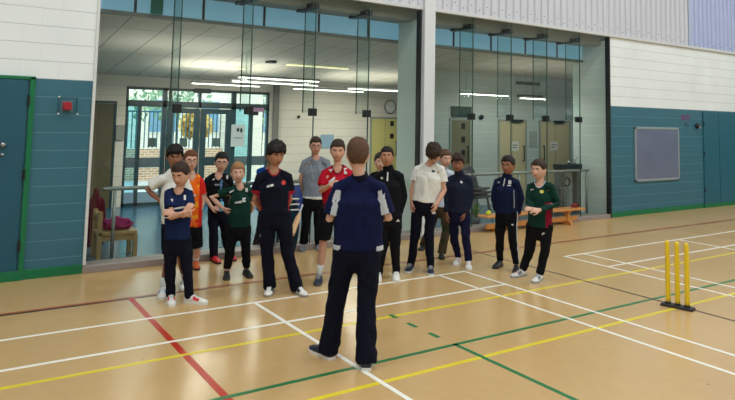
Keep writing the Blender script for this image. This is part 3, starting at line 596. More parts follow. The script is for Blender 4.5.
# ================================================================ PEOPLE
def remesh(name, bm, mats, parent, vox, smooth=2, wrinkle=0., seed=0, wscale=7., paint=None, squash=.5, cut=None):
    bmesh.ops.recalc_face_normals(bm, faces=bm.faces)
    me = bpy.data.meshes.new('tmp'); bm.to_mesh(me); bm.free()
    t = bpy.data.objects.new('tmp', me); COL.objects.link(t)
    r = t.modifiers.new('r', 'REMESH'); r.mode = 'VOXEL'; r.voxel_size = vox; r.use_smooth_shade = True
    if smooth: s = t.modifiers.new('s', 'SMOOTH'); s.factor = .5; s.iterations = smooth
    dg = bpy.context.evaluated_depsgraph_get(); m2 = bpy.data.meshes.new_from_object(t.evaluated_get(dg))
    bpy.data.objects.remove(t); bpy.data.meshes.remove(me); m2.name = name
    if wrinkle:
        sv = Vector((seed*1.7, seed*.9, seed*2.3)); new = []
        for v in m2.vertices:
            c = v.co; q = Vector((c.x*wscale, c.y*wscale, c.z*wscale*squash))
            w_ = Vector((noise.noise(q+sv), noise.noise(q+sv+Vector((9,0,0))), noise.noise(q+sv+Vector((0,9,0)))))
            k = noise.noise(q*1.0+w_*1.2+sv)+.5*noise.noise(q*2.3+w_*2+sv)
            new.append(c+v.normal*(k*wrinkle))
        for v, c in zip(m2.vertices, new): v.co = c
    m2.materials.clear()
    for m in mats: m2.materials.append(m)
    if paint:
        for p in m2.polygons: p.material_index = paint(p.center, p.normal)
    if cut:
        b2 = bmesh.new(); b2.from_mesh(m2); bmesh.ops.delete(b2, geom=[f for f in b2.faces if cut(f.calc_center_median())], context='FACES'); b2.to_mesh(m2); b2.free()
    m2.polygons.foreach_set('use_smooth', [True]*len(m2.polygons))
    o = bpy.data.objects.new(name, m2); COL.objects.link(o)
    if parent: put(o, parent)
    return o
def sm(a, b, x): t = max(0, min(1, (x-a)/(b-a))); return t*t*(3-2*t)
def skull(v):
    x, y, z = v; p_ = 2.45; r_ = (abs(x)**p_+abs(y)**p_+abs(z)**p_)**(-1/p_); X, Y, Z = x*r_, y*r_, z*r_
    if z < 0: k = (-z)**1.6; X *= 1-.34*k; Y *= (1-.10*k) if y > 0 else (1-.42*k)
    return X, Y, Z
def headfn(v):
    x, y, z = v; X, Y, Z = skull(v); f = max(0, y); e = math.exp
    if y > 0:
        if z < 0: Y += .08*((-z)**1.6)*f
        Y += .21*e(-(x/.15)**2)*e(-((z+.24)/.13)**2) + .10*e(-(x/.11)**2)*e(-((z+.04)/.16)**2)
        Y -= .11*e(-((abs(x)-.36)/.17)**2-((z-.02)/.12)**2)
        Y += .05*e(-(x/.24)**2-((z+.53)/.08)**2) + .06*e(-(x/.3)**2-((z-.20)/.10)**2) + .07*e(-(x/.25)**2-((z+.86)/.14)**2)
    return (X, Y, Z)
M_eyew = mat('eye_white', (226,220,212), .3); M_iris = mat('iris', (44,30,22), .25); M_lens_frame = mat('glasses_frame', (28,26,28), .35)
def skin(name, rgb): return mat(name, tuple(int(q*.94) for q in rgb), .55, spec=.35, var=.05, vscale=12)
def hand(bm, w, d, pn, th, s, curl=.45):
    """w wrist, d hand direction, pn palm normal, th thumb side"""
    d = d.normalized(); pn = (pn-d*pn.dot(d)).normalized(); sd = d.cross(pn).normalized()
    if sd.dot(th) < 0: sd = -sd
    k = w+d*.085*s
    tube(bm, [w-d*.01, w+d*.03*s, w+d*.065*s, k], [(.025*s,.017*s), (.034*s,.015*s), (.041*s,.014*s), (.040*s,.012*s)], side=sd, n=12)
    for i, (off, L) in enumerate(((.031,.070), (.0105,.080), (-.0105,.074), (-.031,.058))):
        p = k+sd*off*s-d*.01; pts = [p]; a = curl*.5; dd = d
        for q, f in enumerate((.45,.32,.23)):
            dd = (d*math.cos(a)+pn*math.sin(a)+sd*off*1.2).normalized(); p = p+dd*L*f*s; pts.append(p); a += curl
        tube(bm, pts, [.0095*s,.0088*s,.008*s,.0068*s], side=sd, n=8)
    p = w+d*.022*s+sd*.026*s
    q1 = p+(sd*.62+d*.7+pn*.25).normalized()*.038*s; q2 = q1+(d*.9+sd*.3+pn*.35).normalized()*.03*s; q3 = q2+(d*.95+pn*.4).normalized()*.024*s
    tube(bm, [p, q1, q2, q3], [.013*s,.011*s,.0095*s,.008*s], side=pn, n=8)
HAIRS = {}
def person(o):
    fa = [onfloor(*q) for q in o['fa']]; fb = [onfloor(*q) for q in o['fb']]
    base = ((fa[0]+fa[1])/2+(fb[0]+fb[1])/2)/2 + Vector((0,0,0))
    base.z = 0; dh = (base-CAM); dh.z = 0; dist = dh.length; dh.normalize(); lat = Vector((dh.y, -dh.x, 0))
    nrm = dh
    def J(px, py, d=0.):
        r_ = ray(px, py); return CAM+r_*(((base-CAM).dot(nrm)+d)/r_.dot(nrm))
    mpp = (J(368, 200)-J(367, 200)).length
    s = o.get('s', 1.); bw = o.get('bw', 1.); yaw = math.radians(o.get('yaw', 0)); back = o.get('back', False)
    sa0, sb0 = J(*o['sa']), J(*o['sb']); hw = (sb0-sa0).length/2; tw = hw*math.tan(yaw)
    sa, sb = J(*o['sa'], tw), J(*o['sb'], -tw); A = (sb-sa); A.z = 0; A.normalize(); Fd = A.cross(UP)
    if back: Fd = -Fd
    def JJ(q): return J(q[0], q[1], q[2] if len(q) > 2 else 0.)
    ea, wa, eb, wb = JJ(o['ea']), JJ(o['wa']), JJ(o['eb']), JJ(o['wb'])
    ht = math.tan(yaw)*(JJ(o['hb'])-JJ(o['ha'])).length/2
    ha, hb = J(*o['ha'], ht), J(*o['hb'], -ht)
    hm = (ha+hb)/2; smid = (sa+sb)/2
    # feet
    feet = []
    for q in (fa, fb):
        dv = q[1]-q[0]; dv.z = 0
        if dv.length < .02: dv = Fd.copy()
        dv.normalize(); L = o.get('fl', .285)*s; c = (q[0]+q[1])/2; feet.append((c-dv*L/2, dv, L))
    ank = [f[0]+f[1]*.065*s+UP*.085*s for f in feet]
    kn = []
    for hp, an, kq in ((ha, ank[0], o['ka']), (hb, ank[1], o['kb'])):
        d = ((an-base).dot(nrm)+(hp-base).dot(nrm))/2
        kn.append(J(kq[0], kq[1], d)+Fd*.015)
    # head
    tp, cn = J(*o['top']), J(*o['chin']); hh = max(.225, min(.285, (tp-cn).length))*o.get('hs', 1.)
    hc = (tp+cn)/2+dh*o.get('hd', -.02); hy = math.radians(o.get('hy', 0)); hp = math.radians(o.get('hp', 5))
    if o.get('fixtop'): hc = tp-UP*hh/2
    hf = -dh*math.cos(hy)-lat*math.sin(hy); hf = hf*math.cos(hp)-UP*math.sin(hp)
    hr = hf.cross(UP).normalized(); hr = (hr+UP*math.sin(math.radians(o.get('roll', 0)))).normalized(); hu = hr.cross(hf).normalized()
    HX, HY, HZ = .073*hh/.240, .088*hh/.240, hh*.45
    hc -= UP*hh*.03
    hx = (hr*HX, hf*HY, hu*HZ)
    def HP(x, y, z): return hc+hx[0]*x+hx[1]*y+hx[2]*z
    root_loc = base
    # ---------- body, one continuous surface
    bm = NB(); tsk = bw*s
    nk1 = HP(0, -.22, -.62); cz = HP(0, 0, -1).z; nb = smid.copy(); nb.z = max(smid.z+.03, min(cz-.042, smid.z+.085)); nb += Fd*(.25*(nk1-smid).dot(Fd)); nk0 = nb-UP*.03
    tube(bm, [nk0-UP*.05, nk0+UP*.02, nk1], [(.066*s,.052*s), .050*s, .044*s], side=A, n=14)
    tube(bm, [nb-UP*.10*s, nb-UP*.035*s], [(hw*.55,.060*s), (.072*s,.056*s)], side=A, n=16)
    ball(bm, hc, 1, ax=hx, nu=44, nv=34, fn=headfn)
    for sgn in (-1, 1):
        ball(bm, HP(sgn*1.0, -.08, -.06), 1, ax=(hr*.012, (hf*.8-hr*sgn*.3)*.022, hu*.033), nu=10, nv=8)
    tube(bm, [hm-UP*.04, hm+UP*.08, smid-UP*.16*s, smid-UP*.03*s], [(.12*tsk,.08*tsk), (.11*tsk,.07*tsk), (hw*.85,.085*tsk), (hw*.72,.06*tsk)], side=A)
    for S, E_, W_, sg, nm in ((sa, ea, wa, -1, 'a'), (sb, eb, wb, 1, 'b')):
        Si = S-A*sg*.03-UP*.02
        mid1 = (Si+E_)/2; mid2 = E_*.6+W_*.4
        tube(bm, [Si, mid1, E_, mid2, W_], [.04*tsk, .039*tsk, .033*s, .034*s, .023*s], n=12)
        hd_ = JJ(o['n'+nm]) - W_ if o.get('n'+nm) else (W_-E_).normalized()*.8+UP*-.25
        pn = -A*sg*.8 - UP*.1 - Fd*.3 if hd_.normalized().z < -.5 else -Fd*.7-UP*.5
        hand(bm, W_, hd_, pn, Fd*.9+UP*.4-A*sg*.2, s*.98, o.get('curl', .45))
    shorts = o.get('shorts')
    for hp_, k, an, ft in ((ha, kn[0], ank[0], feet[0]), (hb, kn[1], ank[1], feet[1])):
        cal = k*.62+an*.38-Fd*.012
        tube(bm, [hp_-UP*.02, (hp_*.5+k*.5), k, cal, an], [.07*tsk, .062*tsk, .048*s, .05*s, .032*s], n=14)
        tube(bm, [an, ft[0]+ft[1]*.13*s+UP*.045, ft[0]+ft[1]*.2*s+UP*.035], [.03*s, (.028*s,.024*s), (.03*s,.018*s)], n=10)
    sk = skin(*o['skin']); lipm = skin(o['skin'][0]+'_lip', tuple(int(a*b) for a, b in zip(o['skin'][1], (.80,.62,.60)))); hm_col = o['hairc']
    browm = mat('brow_'+o['hairc'][0], o['hairc'][1], .8)
    hxi = (hr/HX, hf/HY, hu/HZ)
    def pf(c, n):
        d = c-hc
        if d.length > .16: return 0
        x, y, z = d.dot(hr)/HX, d.dot(hf)/HY, d.dot(hu)/HZ
        if y < .4: return 0
        if abs(x) < .27 and abs(z+.55) < .055: return 1
        if .16 < abs(x) < .6 and abs(z-.2+.12*(abs(x)-.38)**2*4) < .05: return 2
        return 0
    body = remesh('person', bm, [sk, lipm, browm], None, .0068 if not o.get('fine') else .006, smooth=2, paint=pf)
    body.data.transform(Matrix.Translation(-root_loc)); body.location = root_loc
    tag(body, o['label'], 'person')
    if not back:
        for sgn in (-1, 1):
            bm = NB(); c = HP(sgn*.40, .80, .03); ball(bm, c, 1, ax=(hr*.0125, hf*.010, hu*.0075), nu=12, nv=8)
            ball(bm, c+hf*.006, 1, ax=(hr*.0058, hf*.006, hu*.0062), nu=8, nv=6, mi=1); obj('eye', bm, [M_eyew, M_iris], body)
    # ---------- hair
    hs = o.get('hair', 'short'); th = {'short': .010, 'mop': .028, 'curly': .020, 'coach': .011, 'crop': .010}[hs]
    front = {'short': .44, 'mop': .30, 'curly': .42, 'coach': .5, 'crop': .55}[hs]; nape = {'short': -.45, 'mop': -.35, 'curly': -.4, 'coach': -.58, 'crop': -.4}[hs]
    sdv = Vector((len(o['label'])*.37, o['top'][0]*.11, 0))
    def hairfn(v):
        k = skull(v); az = abs(math.atan2(v[0], v[1]))/PI
        zb = front if az < .2 else front+(.0-front)*sm(.2, .42, az) if az < .42 else (-.05 if az < .58 else -.05+(nape+.05)*sm(.58, .8, az))
        if .3 < az < .5 and v[2] < .3: zb = max(zb, -.02)
        n1 = noise.noise(Vector(v)*3+sdv); n2 = noise.noise(Vector(v)*9+sdv)
        zb += n2*.07
        cv = sm(-.06, .07, v[2]-zb)
        t = th*(1+.35*n1+(.45 if hs == 'curly' else .2)*n2)*(.55+.7*max(0, v[2])+(.25 if v[1] > 0 and v[2] > .3 else 0)); 
        if v[1] < 0: t *= 1.1
        g = 1+(cv*(t+.021)-.020)/.095
        return (k[0]*g, k[1]*g, k[2]*g)
    bm = NB(); ball(bm, hc, 1, ax=hx, nu=72, nv=48, fn=hairfn)
    if hs in ('mop', 'curly'):
        rnd = random.Random(int(o['top'][0]))
        for k in range(70):
            az = rnd.uniform(-PI, PI); z = rnd.uniform(.35 if abs(az) < 1.2 else .05, .98); q = math.sqrt(1-z*z); v = (q*math.sin(az), q*math.cos(az), z); kk = 1+th*.75/.09
            ball(bm, HP(v[0]*kk, v[1]*kk, v[2]*kk), rnd.uniform(.010,.017), nu=7, nv=5)
    hm_ = mat('hair_'+hm_col[0], hm_col[1], .6, spec=.3, bump=.8, bscale=90, var=.3, vscale=40)
    obj('hair', bm, hm_, body)
    if o.get('glasses'):
        bm = NB()
        for sgn in (-1, 1):
            ring(bm, HP(sgn*.42, 1.06, .02), .025, .0022, hf, side=hr, n=20, ry=.018)
            tube(bm, [HP(sgn*.76, 1.02, .05), HP(sgn*1.0, .6, .05), HP(sgn*1.04, -.1, .03)], [.0022]*3, n=6)
        tube(bm, [HP(-.1, 1.14, .05), HP(.1, 1.14, .05)], [.0022]*2, n=6); obj('glasses', bm, M_lens_frame, body)
    # ---------- shirt / jacket
    T = o['shirt']; long = T.get('long'); bm = NB(); fl = T.get('flare', 0.)
    hem = hm+UP*.0; hwid = (hb-ha).length/2+.075*tsk+T.get('hw', 0)
    up = smid-hem
    zs = [0, .18, .45, .75, .9]
    wd = [hwid*1.02, hwid*.97, (hwid+hw)*.5+.02, hw+.02, hw*.80]; dp = [.115, .112, .112, .115, .085]
    pts = [hem+up*z-UP*(.005 if z == 0 else 0) for z in zs]; lean = o.get('lean', 0)
    pts = [p+Fd*(lean*z) for p, z in zip(pts, zs)]
    tube(bm, pts, [(a, b*tsk+fl) for a, b in zip(wd, dp)], side=A, n=24, cap='flat')
    tube(bm, [pts[-1]-UP*.02, smid*.5+nb*.5-UP*.01, nb], [(hw*.8,.085*s), (hw*.55,.07*s), (.062*s,.06*s)], side=A, n=20, cap='flat')
    for sg, S in ((-1, sa), (1, sb)): tube(bm, [S-UP*.012, (S*.45+nb*.55)-UP*.008, nb+A*sg*.035-UP*.02], [.05*s, .052*s, .045*s], side=Fd, n=14)
    for S, E_, W_, sg in ((sa, ea, wa, -1), (sb, eb, wb, 1)):
        r0 = .058*tsk
        if long:
            cu = W_+(E_-W_).normalized()*.01
            tube(bm, [S-A*sg*.06-UP*.005, S-UP*.01, (S+E_)/2, E_, E_*.45+W_*.55, cu], [.055*tsk, r0, .054*tsk, .047*tsk, .042*s, .034*s], n=14, cap='flat')
        else:
            k = T.get('sl', .62); tip = S*(1-k)+E_*k
            tube(bm, [S-A*sg*.06-UP*.005, S-UP*.01, (S+tip)/2, tip], [.055*tsk, r0, .061*tsk, .066*tsk], n=14, cap='flat')
    hwN = hw
    def tor(c):   # torso-local coordinates: lateral (-1..1), towards the front, fraction of the height
        d = c-hem; return d.dot(A)/hwN, d.dot(Fd), d.z/up.z
    ctx = dict(tor=tor, A=A, Fd=Fd, sa=sa, sb=sb, ea=ea, eb=eb, hw=hw, smid=smid, hem=hem)
    pfn = (lambda c, n: T['paint'](c, n, ctx)) if T.get('paint') else None
    cut = None; smats = T['mats']; open_ = T.get('collar') and T['collar'][0] in ('crew', 'polo') and not back
    if open_:
        kv = .085 if T['collar'][0] == 'polo' or T.get('vneck') else .060
        def nd(c):
            d = c-nb; x = d.dot(A)/(.064*s); y = d.dot(Fd); z = d.z
            if y < -.02: x2 = x*x+(y/(.055*s))**2; return 9 if z < -.012 else x2
            return x*x*(1+.55*max(0, -z/kv*1.3)) + (max(0, -z)/(kv*s))**2 + (max(0, y-.03)/.12)**2
        cut = lambda c: nd(c) < 1.0; smats = T['mats']+[T['collar'][1]]; pf0 = pfn; nm_ = len(T['mats'])
        pfn = lambda c, n: nm_ if nd(c) < (1.75 if T['collar'][0] == 'polo' else 1.42) else (pf0(c, n) if pf0 else 0)
    shirt = remesh(T.get('name', 'shirt'), bm, smats, None, .0085, smooth=3, cut=cut, wrinkle=T.get('wr', .014), seed=o['top'][0]*.13, paint=pfn)
    if open_: sd2 = shirt.modifiers.new('thick', 'SOLIDIFY'); sd2.thickness = .004; sd2.offset = -1
    if T.get('collar') and not open_:
        bm = NB(); hi = .055 if T['collar'][0] == 'high' else (.028 if T['collar'][0] == 'polo' else .012)
        c0 = nb-UP*.004+Fd*.004; ax = (nk1-c0).normalized(); rr = .058*s
        for dz, k in ((-.004, 1.06), (hi*.3, 1.03), (hi*.6, 1.0), (hi*.9, .98)): ring(bm, c0+ax*dz, rr*k, .012 if T['collar'][0] != 'crew' else .008, ax, side=A, n=26, m=8)
        obj('collar', bm, T['collar'][1], None).name = 'collar'; cl = COL.objects[-1]; put(cl, body)
    put(shirt, body)
    # ---------- trousers or shorts
    P = o['legs']; bm = NB(); tr = P.get('r', 1.)
    th_ = .083*tsk*tr
    tube(bm, [hm+UP*.07, hm-UP*.02, hm-UP*.10], [(hwid*.93,.095*tsk), (hwid*.98,.105*tsk), (hwid*.9,.095*tsk)], side=A, n=20)
    wide = P.get('hem', .062)*tr
    for hp_, k, an, ft in ((ha, kn[0], ank[0], feet[0]), (hb, kn[1], ank[1], feet[1])):
        if shorts:
            q = hp_*.12+k*.88; tube(bm, [hp_+UP*.02, hp_*.6+k*.4, q], [th_, .088*tsk*tr, .083*tsk*tr], side=A, cap='flat')
        else:
            lo = an-UP*P.get('drop', .03)-ft[1]*.005
            tube(bm, [hp_+UP*.02, hp_*.6+k*.4, k, k*.45+lo*.55, lo], [th_, .080*tsk*tr, .066*tsk*tr, (.5*.062+.5*P.get('hem',.062)+.002)*tsk*tr, wide*tsk], side=A, cap='flat')
    ctx2 = dict(ctx, hm=hm, kn=kn, ank=ank, legs=((ha, kn[0], ank[0]), (hb, kn[1], ank[1])))
    pl = (lambda c, n: P['paint'](c, n, ctx2)) if P.get('paint') else None
    trousers = remesh('shorts' if shorts else 'trousers', bm, P['mats'], None, .0105, smooth=3, wrinkle=P.get('wr', .013), seed=o['chin'][0]*.07, wscale=6, squash=.8, paint=pl)
    put(trousers, body)
    # ---------- shoes, socks
    for i, (h0, dv, L) in enumerate(feet):
        S_ = o['shoe']; sdv_ = Vector((-dv.y, dv.x, 0)); bm = NB(); R = []
        st = ((0,.024,.060), (.04,.033,.078), (.15,.037,.094), (.30,.038,.100), (.42,.040,.086), (.55,.044,.068), (.70,.047,.056), (.84,.043,.048), (.95,.030,.040), (1,.014,.030))
        for t, w_, h_ in st:
            p = h0+dv*L*t; w_ *= s; h_ *= s
            R.append([bm.verts.new(p+sdv_*w_*a+UP*(.018+(h_-.018)*b)) for a, b in ((-1,0),(-1,.35),(-.86,.75),(-.5,.96),(0,1),(.5,.96),(.86,.75),(1,.35),(1,0))])
        for a in range(len(R)-1):
            for b in range(8):
                f = bm.faces.new((R[a][b], R[a][b+1], R[a+1][b+1], R[a+1][b])); f.smooth = True
                if len(S_['mats']) > 1 and a in (4, 5) and b in (1, 2, 5, 6): f.material_index = 1
            bm.faces.new((R[a][8], R[a][0], R[a+1][0], R[a+1][8]))
        bm.faces.new(R[0][::-1]); bm.faces.new(R[-1])
        sh = obj('shoe', bm, S_['mats'], body)
        bm = NB(); lo = []; hi = []
        for t, w_, h_ in st:
            p = h0+dv*L*(t*1.02-.01); w_ = w_*s+.004; lo += [bm.verts.new(p+sdv_*w_*a+UP*.0) for a in (-1, 1)]; hi += [bm.verts.new(p+sdv_*w_*a+UP*.024) for a in (-1, 1)]
        n_ = len(st)
        for k in range(n_-1):
            bm.faces.new((lo[2*k], lo[2*k+1], lo[2*k+3], lo[2*k+2])); bm.faces.new((hi[2*k], hi[2*k+2], hi[2*k+3], hi[2*k+1]))
            bm.faces.new((lo[2*k], lo[2*k+2], hi[2*k+2], hi[2*k])); bm.faces.new((lo[2*k+1], hi[2*k+1], hi[2*k+3], lo[2*k+3]))
        bm.faces.new((lo[0], hi[0], hi[1], lo[1])); bm.faces.new((lo[-2], lo[-1], hi[-1], hi[-2]))
        so = obj('sole', bm, S_['sole']); put(so, sh)
        if S_.get('laces'):
            bm = NB()
            for t in (.42, .49, .56, .63):
                hgt = (.100 if t < .4 else .086-(t-.42)*.135)*s
                tube(bm, [h0+dv*L*t+sdv_*.022*s+UP*(hgt-.002), h0+dv*L*t+UP*(hgt+.003), h0+dv*L*t-sdv_*.022*s+UP*(hgt-.002)], [.0035]*3, n=6)
            la = obj('laces', bm, S_['laces']); put(la, sh)
        if o.get('sock'):
            a_ = ank[i]; k_ = kn[i]; top_ = a_+(k_-a_).normalized()*o['sock'][1]
            bm = NB(); tube(bm, [a_-UP*.03, a_+UP*.02, top_], [.038*s, .037*s, .045*s], n=14, cap='flat'); obj('sock', bm, o['sock'][0], body)
    # ---------- marks: small shapes laid on the cloth, found by shooting at the surface
    def tree_of(ob):
        L_ = wloc(ob); me = ob.data
        return BVHTree.FromPolygons([v.co+L_ for v in me.vertices], [list(p.vertices) for p in me.polygons])
    trees = {}
    for mk in o.get('marks', ()):
        tgt = {'shirt': shirt, 'legs': trousers}[mk[0]]
        if tgt.name not in trees: trees[tgt.name] = tree_of(tgt)
        bv = trees[tgt.name]; nm, m, poly, sub = mk[1], mk[2], mk[3], mk[4] if len(mk) > 4 else 1
        bm = NB(); n = len(poly)//2     # poly = ladder: left side points then right side points (equal count), in order
        L_ = poly[:n]; R_ = poly[n:]; rows = []
        for i in range(n-1):
            for k in range(sub+(1 if i == n-2 else 0)):
                t = k/sub; a = [L_[i][j]*(1-t)+L_[i+1][j]*t for j in (0,1)]; b = [R_[i][j]*(1-t)+R_[i+1][j]*t for j in (0,1)]
                row = []
                for u in (0, .5, 1):
                    r_ = ray(a[0]*(1-u)+b[0]*u, a[1]*(1-u)+b[1]*u).normalized(); hit = bv.ray_cast(CAM, r_)
                    row.append(None if hit[0] is None else hit[0]-r_*.005)
                rows.append(row)
        vs = [[bm.verts.new(p) if p is not None else None for p in row] for row in rows]
        for i in range(len(vs)-1):
            for j in (0, 1):
                q = [vs[i][j], vs[i][j+1], vs[i+1][j+1], vs[i+1][j]]
                if all(x is not None for x in q) and max((q[a].co-q[b].co).length for a, b in ((0,2),(1,3))) < .15: bm.faces.new(q)
        if not bm.faces: bm.free(); continue
        for v in [v for v in bm.verts if not v.link_faces]: bm.verts.remove(v)
        mo = obj(nm, bm, m, body); mo.modifiers.new('t', 'SOLIDIFY').thickness = .002; mo.modifiers['t'].offset = 1
    return body, J, ctx
C = cloth
navy = C('cloth_navy', (22,36,72)); navyd = C('cloth_navy_dark', (16,19,34)); black = C('cloth_black', (18,19,24)); green = C('cloth_green', (16,52,44)); white = C('cloth_white', (222,222,216))
red = C('cloth_red_shirt', (178,22,44)); grey = C('cloth_grey', (124,132,144)); orange = C('cloth_orange', (232,104,28)); ored = C('cloth_orange_red', (206,40,34)); oyel = C('cloth_amber', (238,160,40))
blue = C('cloth_blue', (22,78,160)); cyan = C('cloth_cyan', (60,140,200)); camo = C('cloth_brown', (70,58,42)); maroon = C('cloth_maroon', (120,20,40)); pale = C('cloth_pale_blue', (196,206,222)); navyh = C('cloth_hoodie', (30,36,54)); navym = C('cloth_navy_mid', (18,26,56)); crim = C('cloth_crimson', (150,28,44)); coachn = C('cloth_coach', (18,24,60)); trn = C('cloth_track', (14,17,32)); sgrey = C('cloth_silver', (188,194,204))
mk_w = mat('mark_white', (206,208,206), .6); mk_y = mat('mark_yellow', (214,206,90), .6); mk_r = mat('mark_red', (190,40,40), .6); mk_g = mat('mark_grey', (128,134,142), .6)
sh_w = mat('shoe_white', (226,224,220), .5); sh_b = mat('shoe_black', (24,25,30), .5); sh_n = mat('shoe_navy', (26,36,58), .5); sh_r = mat('shoe_red', (206,36,48), .5); sh_g = mat('shoe_grey', (106,112,122), .6); sh_dk = mat('shoe_stripe', (50,52,60), .5)
sk_l = ('skin_light', (216,164,140)); sk_m = ('skin_medium', (186,132,104)); sk_d = ('skin_deep', (158,108,82)); sk_p = ('skin_pale', (226,178,156))
h_bk = ('black', (26,20,18)); h_db = ('dark_brown', (52,36,27)); h_br = ('brown', (84,58,40)); h_rb = ('red_brown', (104,60,38)); h_bl = ('blond', (158,118,78))
def q4(x0, y0, x1, y1): return [(x0, y0), (x0, y1), (x1, y0), (x1, y1)]
def near(c, p, r): return (c-p).length < r
PEOPLE = []
PEOPLE.append(dict(label='teenager in white top, hand on hip, half hidden behind the boy with crossed arms', top=(175,145), chin=(174.5,168), hy=-5, hair='curly', hairc=h_bk, skin=sk_d,
  sa=(163,178), sb=(184,179), ea=(147,189,.05), wa=(159,200,.02), eb=(190,198), wb=(184,214), ha=(168,222), hb=(181,222), ka=(169,258), kb=(181,256), fa=((163,293),(161.5,300)), fb=((185,285),(183,291)),
  shirt=dict(mats=[white, black], sl=.72, paint=lambda c, n, k: 1 if (near(c, k['sa']*.26+k['ea']*.74, .055)) else 0), shorts=True, legs=dict(mats=[black]), shoe=dict(mats=[sh_w, mat('shoe_skyblue',(90,150,190),.5)], sole=sh_w, laces=mk_w), sock=(mk_w, .10), s=.98))
PEOPLE.append(dict(label='boy in a navy blue shirt with arms crossed, looking down', top=(182,161), chin=(180,186), hy=28, hp=16, hair='short', hairc=h_db, skin=sk_l, hs=1.02,
  sa=(168,193), sb=(189,193), ea=(171,217.5,-.15), wa=(184.5,212.5,-.24), na=(192,203,-.22), eb=(190,216,-.10), wb=(175,214,-.15), nb=(165,211.5,-.17), curl=.5, ha=(171,238), hb=(184,238), ka=(170,268), kb=(187,267), fa=((170,299),(172,308)), fb=((186,302),(206,304)),
  shirt=dict(mats=[navy], sl=.62, collar=('crew', navyd), wr=.008), legs=dict(mats=[navyd], hem=.05), shoe=dict(mats=[sh_w, sh_r], sole=sh_w, laces=mk_w), s=.95,
  marks=[('shirt','chest_mark',mk_w,[(170.5,199),(172,201.5),(173,199),(172.5,202)]), ('shirt','crest',mk_w,q4(183.8,195,186,200)), ('shirt','lettering',mk_w,[(174,208),(174,209.5),(184.5,206),(184.5,208)])]))
PEOPLE.append(dict(label='boy with glasses and reddish hair in an orange and red shirt', top=(190.5,149), chin=(190.5,171.5), hy=-12, hp=-2, hair='short', hairc=h_rb, skin=sk_p, glasses=True,
  sa=(183,181), sb=(200.5,181), ea=(181,204), wa=(187,216,-.05), eb=(203,202,.02), wb=(198,216,-.02), ha=(186,226), hb=(196,226), ka=(187,250), kb=(197,250), fa=((188,266),(187,271)), fb=((195.5,266),(197,270.5)),
  shirt=dict(mats=[orange, ored, oyel], sl=.6, collar=('polo', orange), paint=lambda c, n, k: (lambda q: 1 if (abs(q[0]) > .78 or noise.noise(c*9) > .22) else (2 if noise.noise(c*11+Vector((5,0,0))) > .2 else 0))(k['tor'](c))), shorts=True, legs=dict(mats=[black]), shoe=dict(mats=[mat('shoe_orange',(200,90,40),.5)], sole=sh_b), sock=(mk_w, .05), s=.95,
  marks=[('shirt','lettering',mk_w,[(190,194),(190,195.5),(196,194.5),(196,196.5)])]))
PEOPLE.append(dict(label='boy with glasses in a black shirt with pale blue chest panels, standing by the entrance', top=(221.5,151), chin=(221.5,172), hy=-4, hair='short', hairc=h_bk, skin=sk_p, glasses=True,
  sa=(208,179), sb=(229,179), ea=(205,197), wa=(212,208,-.12), na=(219,208,-.2), eb=(232,196,.1), wb=(228,208,.1), ha=(213,207), hb=(223,207), ka=(213.5,234), kb=(225,234), fa=((212.5,260.5),(219,264)), fb=((229,258),(234,261)),
  shirt=dict(mats=[black, mat('panel_sky',(84,150,196),.8)], sl=.66, collar=('polo', black), paint=lambda c, n, k: (lambda q: 1 if (q[1] > 0 and .05 < q[0] < .34 and q[2] > .62 and int(q[0]*22) % 2 == 0) else 0)(k['tor'](c))), legs=dict(mats=[navyd]), shoe=dict(mats=[sh_r], sole=sh_b), s=.96,
  marks=[('shirt','crest',mk_w,q4(226.5,175.5,229.3,179)), ('shirt','chest_mark',mk_w,[(212.5,179),(212.5,180.5),(217,177.5),(217,178.6)]), ('shirt','lettering',mk_g,q4(214.5,184,221,185.5))]))
PEOPLE.append(dict(label='fair haired boy in a dark green shirt and black joggers with one hand on hip', top=(238,161.5), chin=(238,183), hy=0, hp=0, hair='short', hairc=h_bl, skin=sk_p,
  sa=(231,190), sb=(249,190), ea=(211,197,.03), wa=(223,208,-.03), na=(228,213,-.04), eb=(253,205,.06), wb=(249,215,.15), ha=(233,226), hb=(245,226), ka=(230,250), kb=(246,250), fa=((227,273.5),(226,283)), fb=((242,272),(254,281)),
  shirt=dict(mats=[green], sl=.62, collar=('crew', green)), legs=dict(mats=[black], r=1.02, hem=.05, drop=-.02), shoe=dict(mats=[sh_b], sole=mat('sole_dark',(60,58,50),.6)), s=.92,
  marks=[('shirt','crest',mk_w,q4(245.3,188,247.8,192)), ('shirt','chest_mark',mk_w,[(229,192),(230,193.3),(234,189.5),(234,190.7)]), ('shirt','lettering',mk_w,[(235,202),(235,203.6),(242,200.5),(242,203)]), ('shirt','lettering',mk_w,[(242.5,198),(242.5,202),(245.8,197.5),(245.8,202)])]))
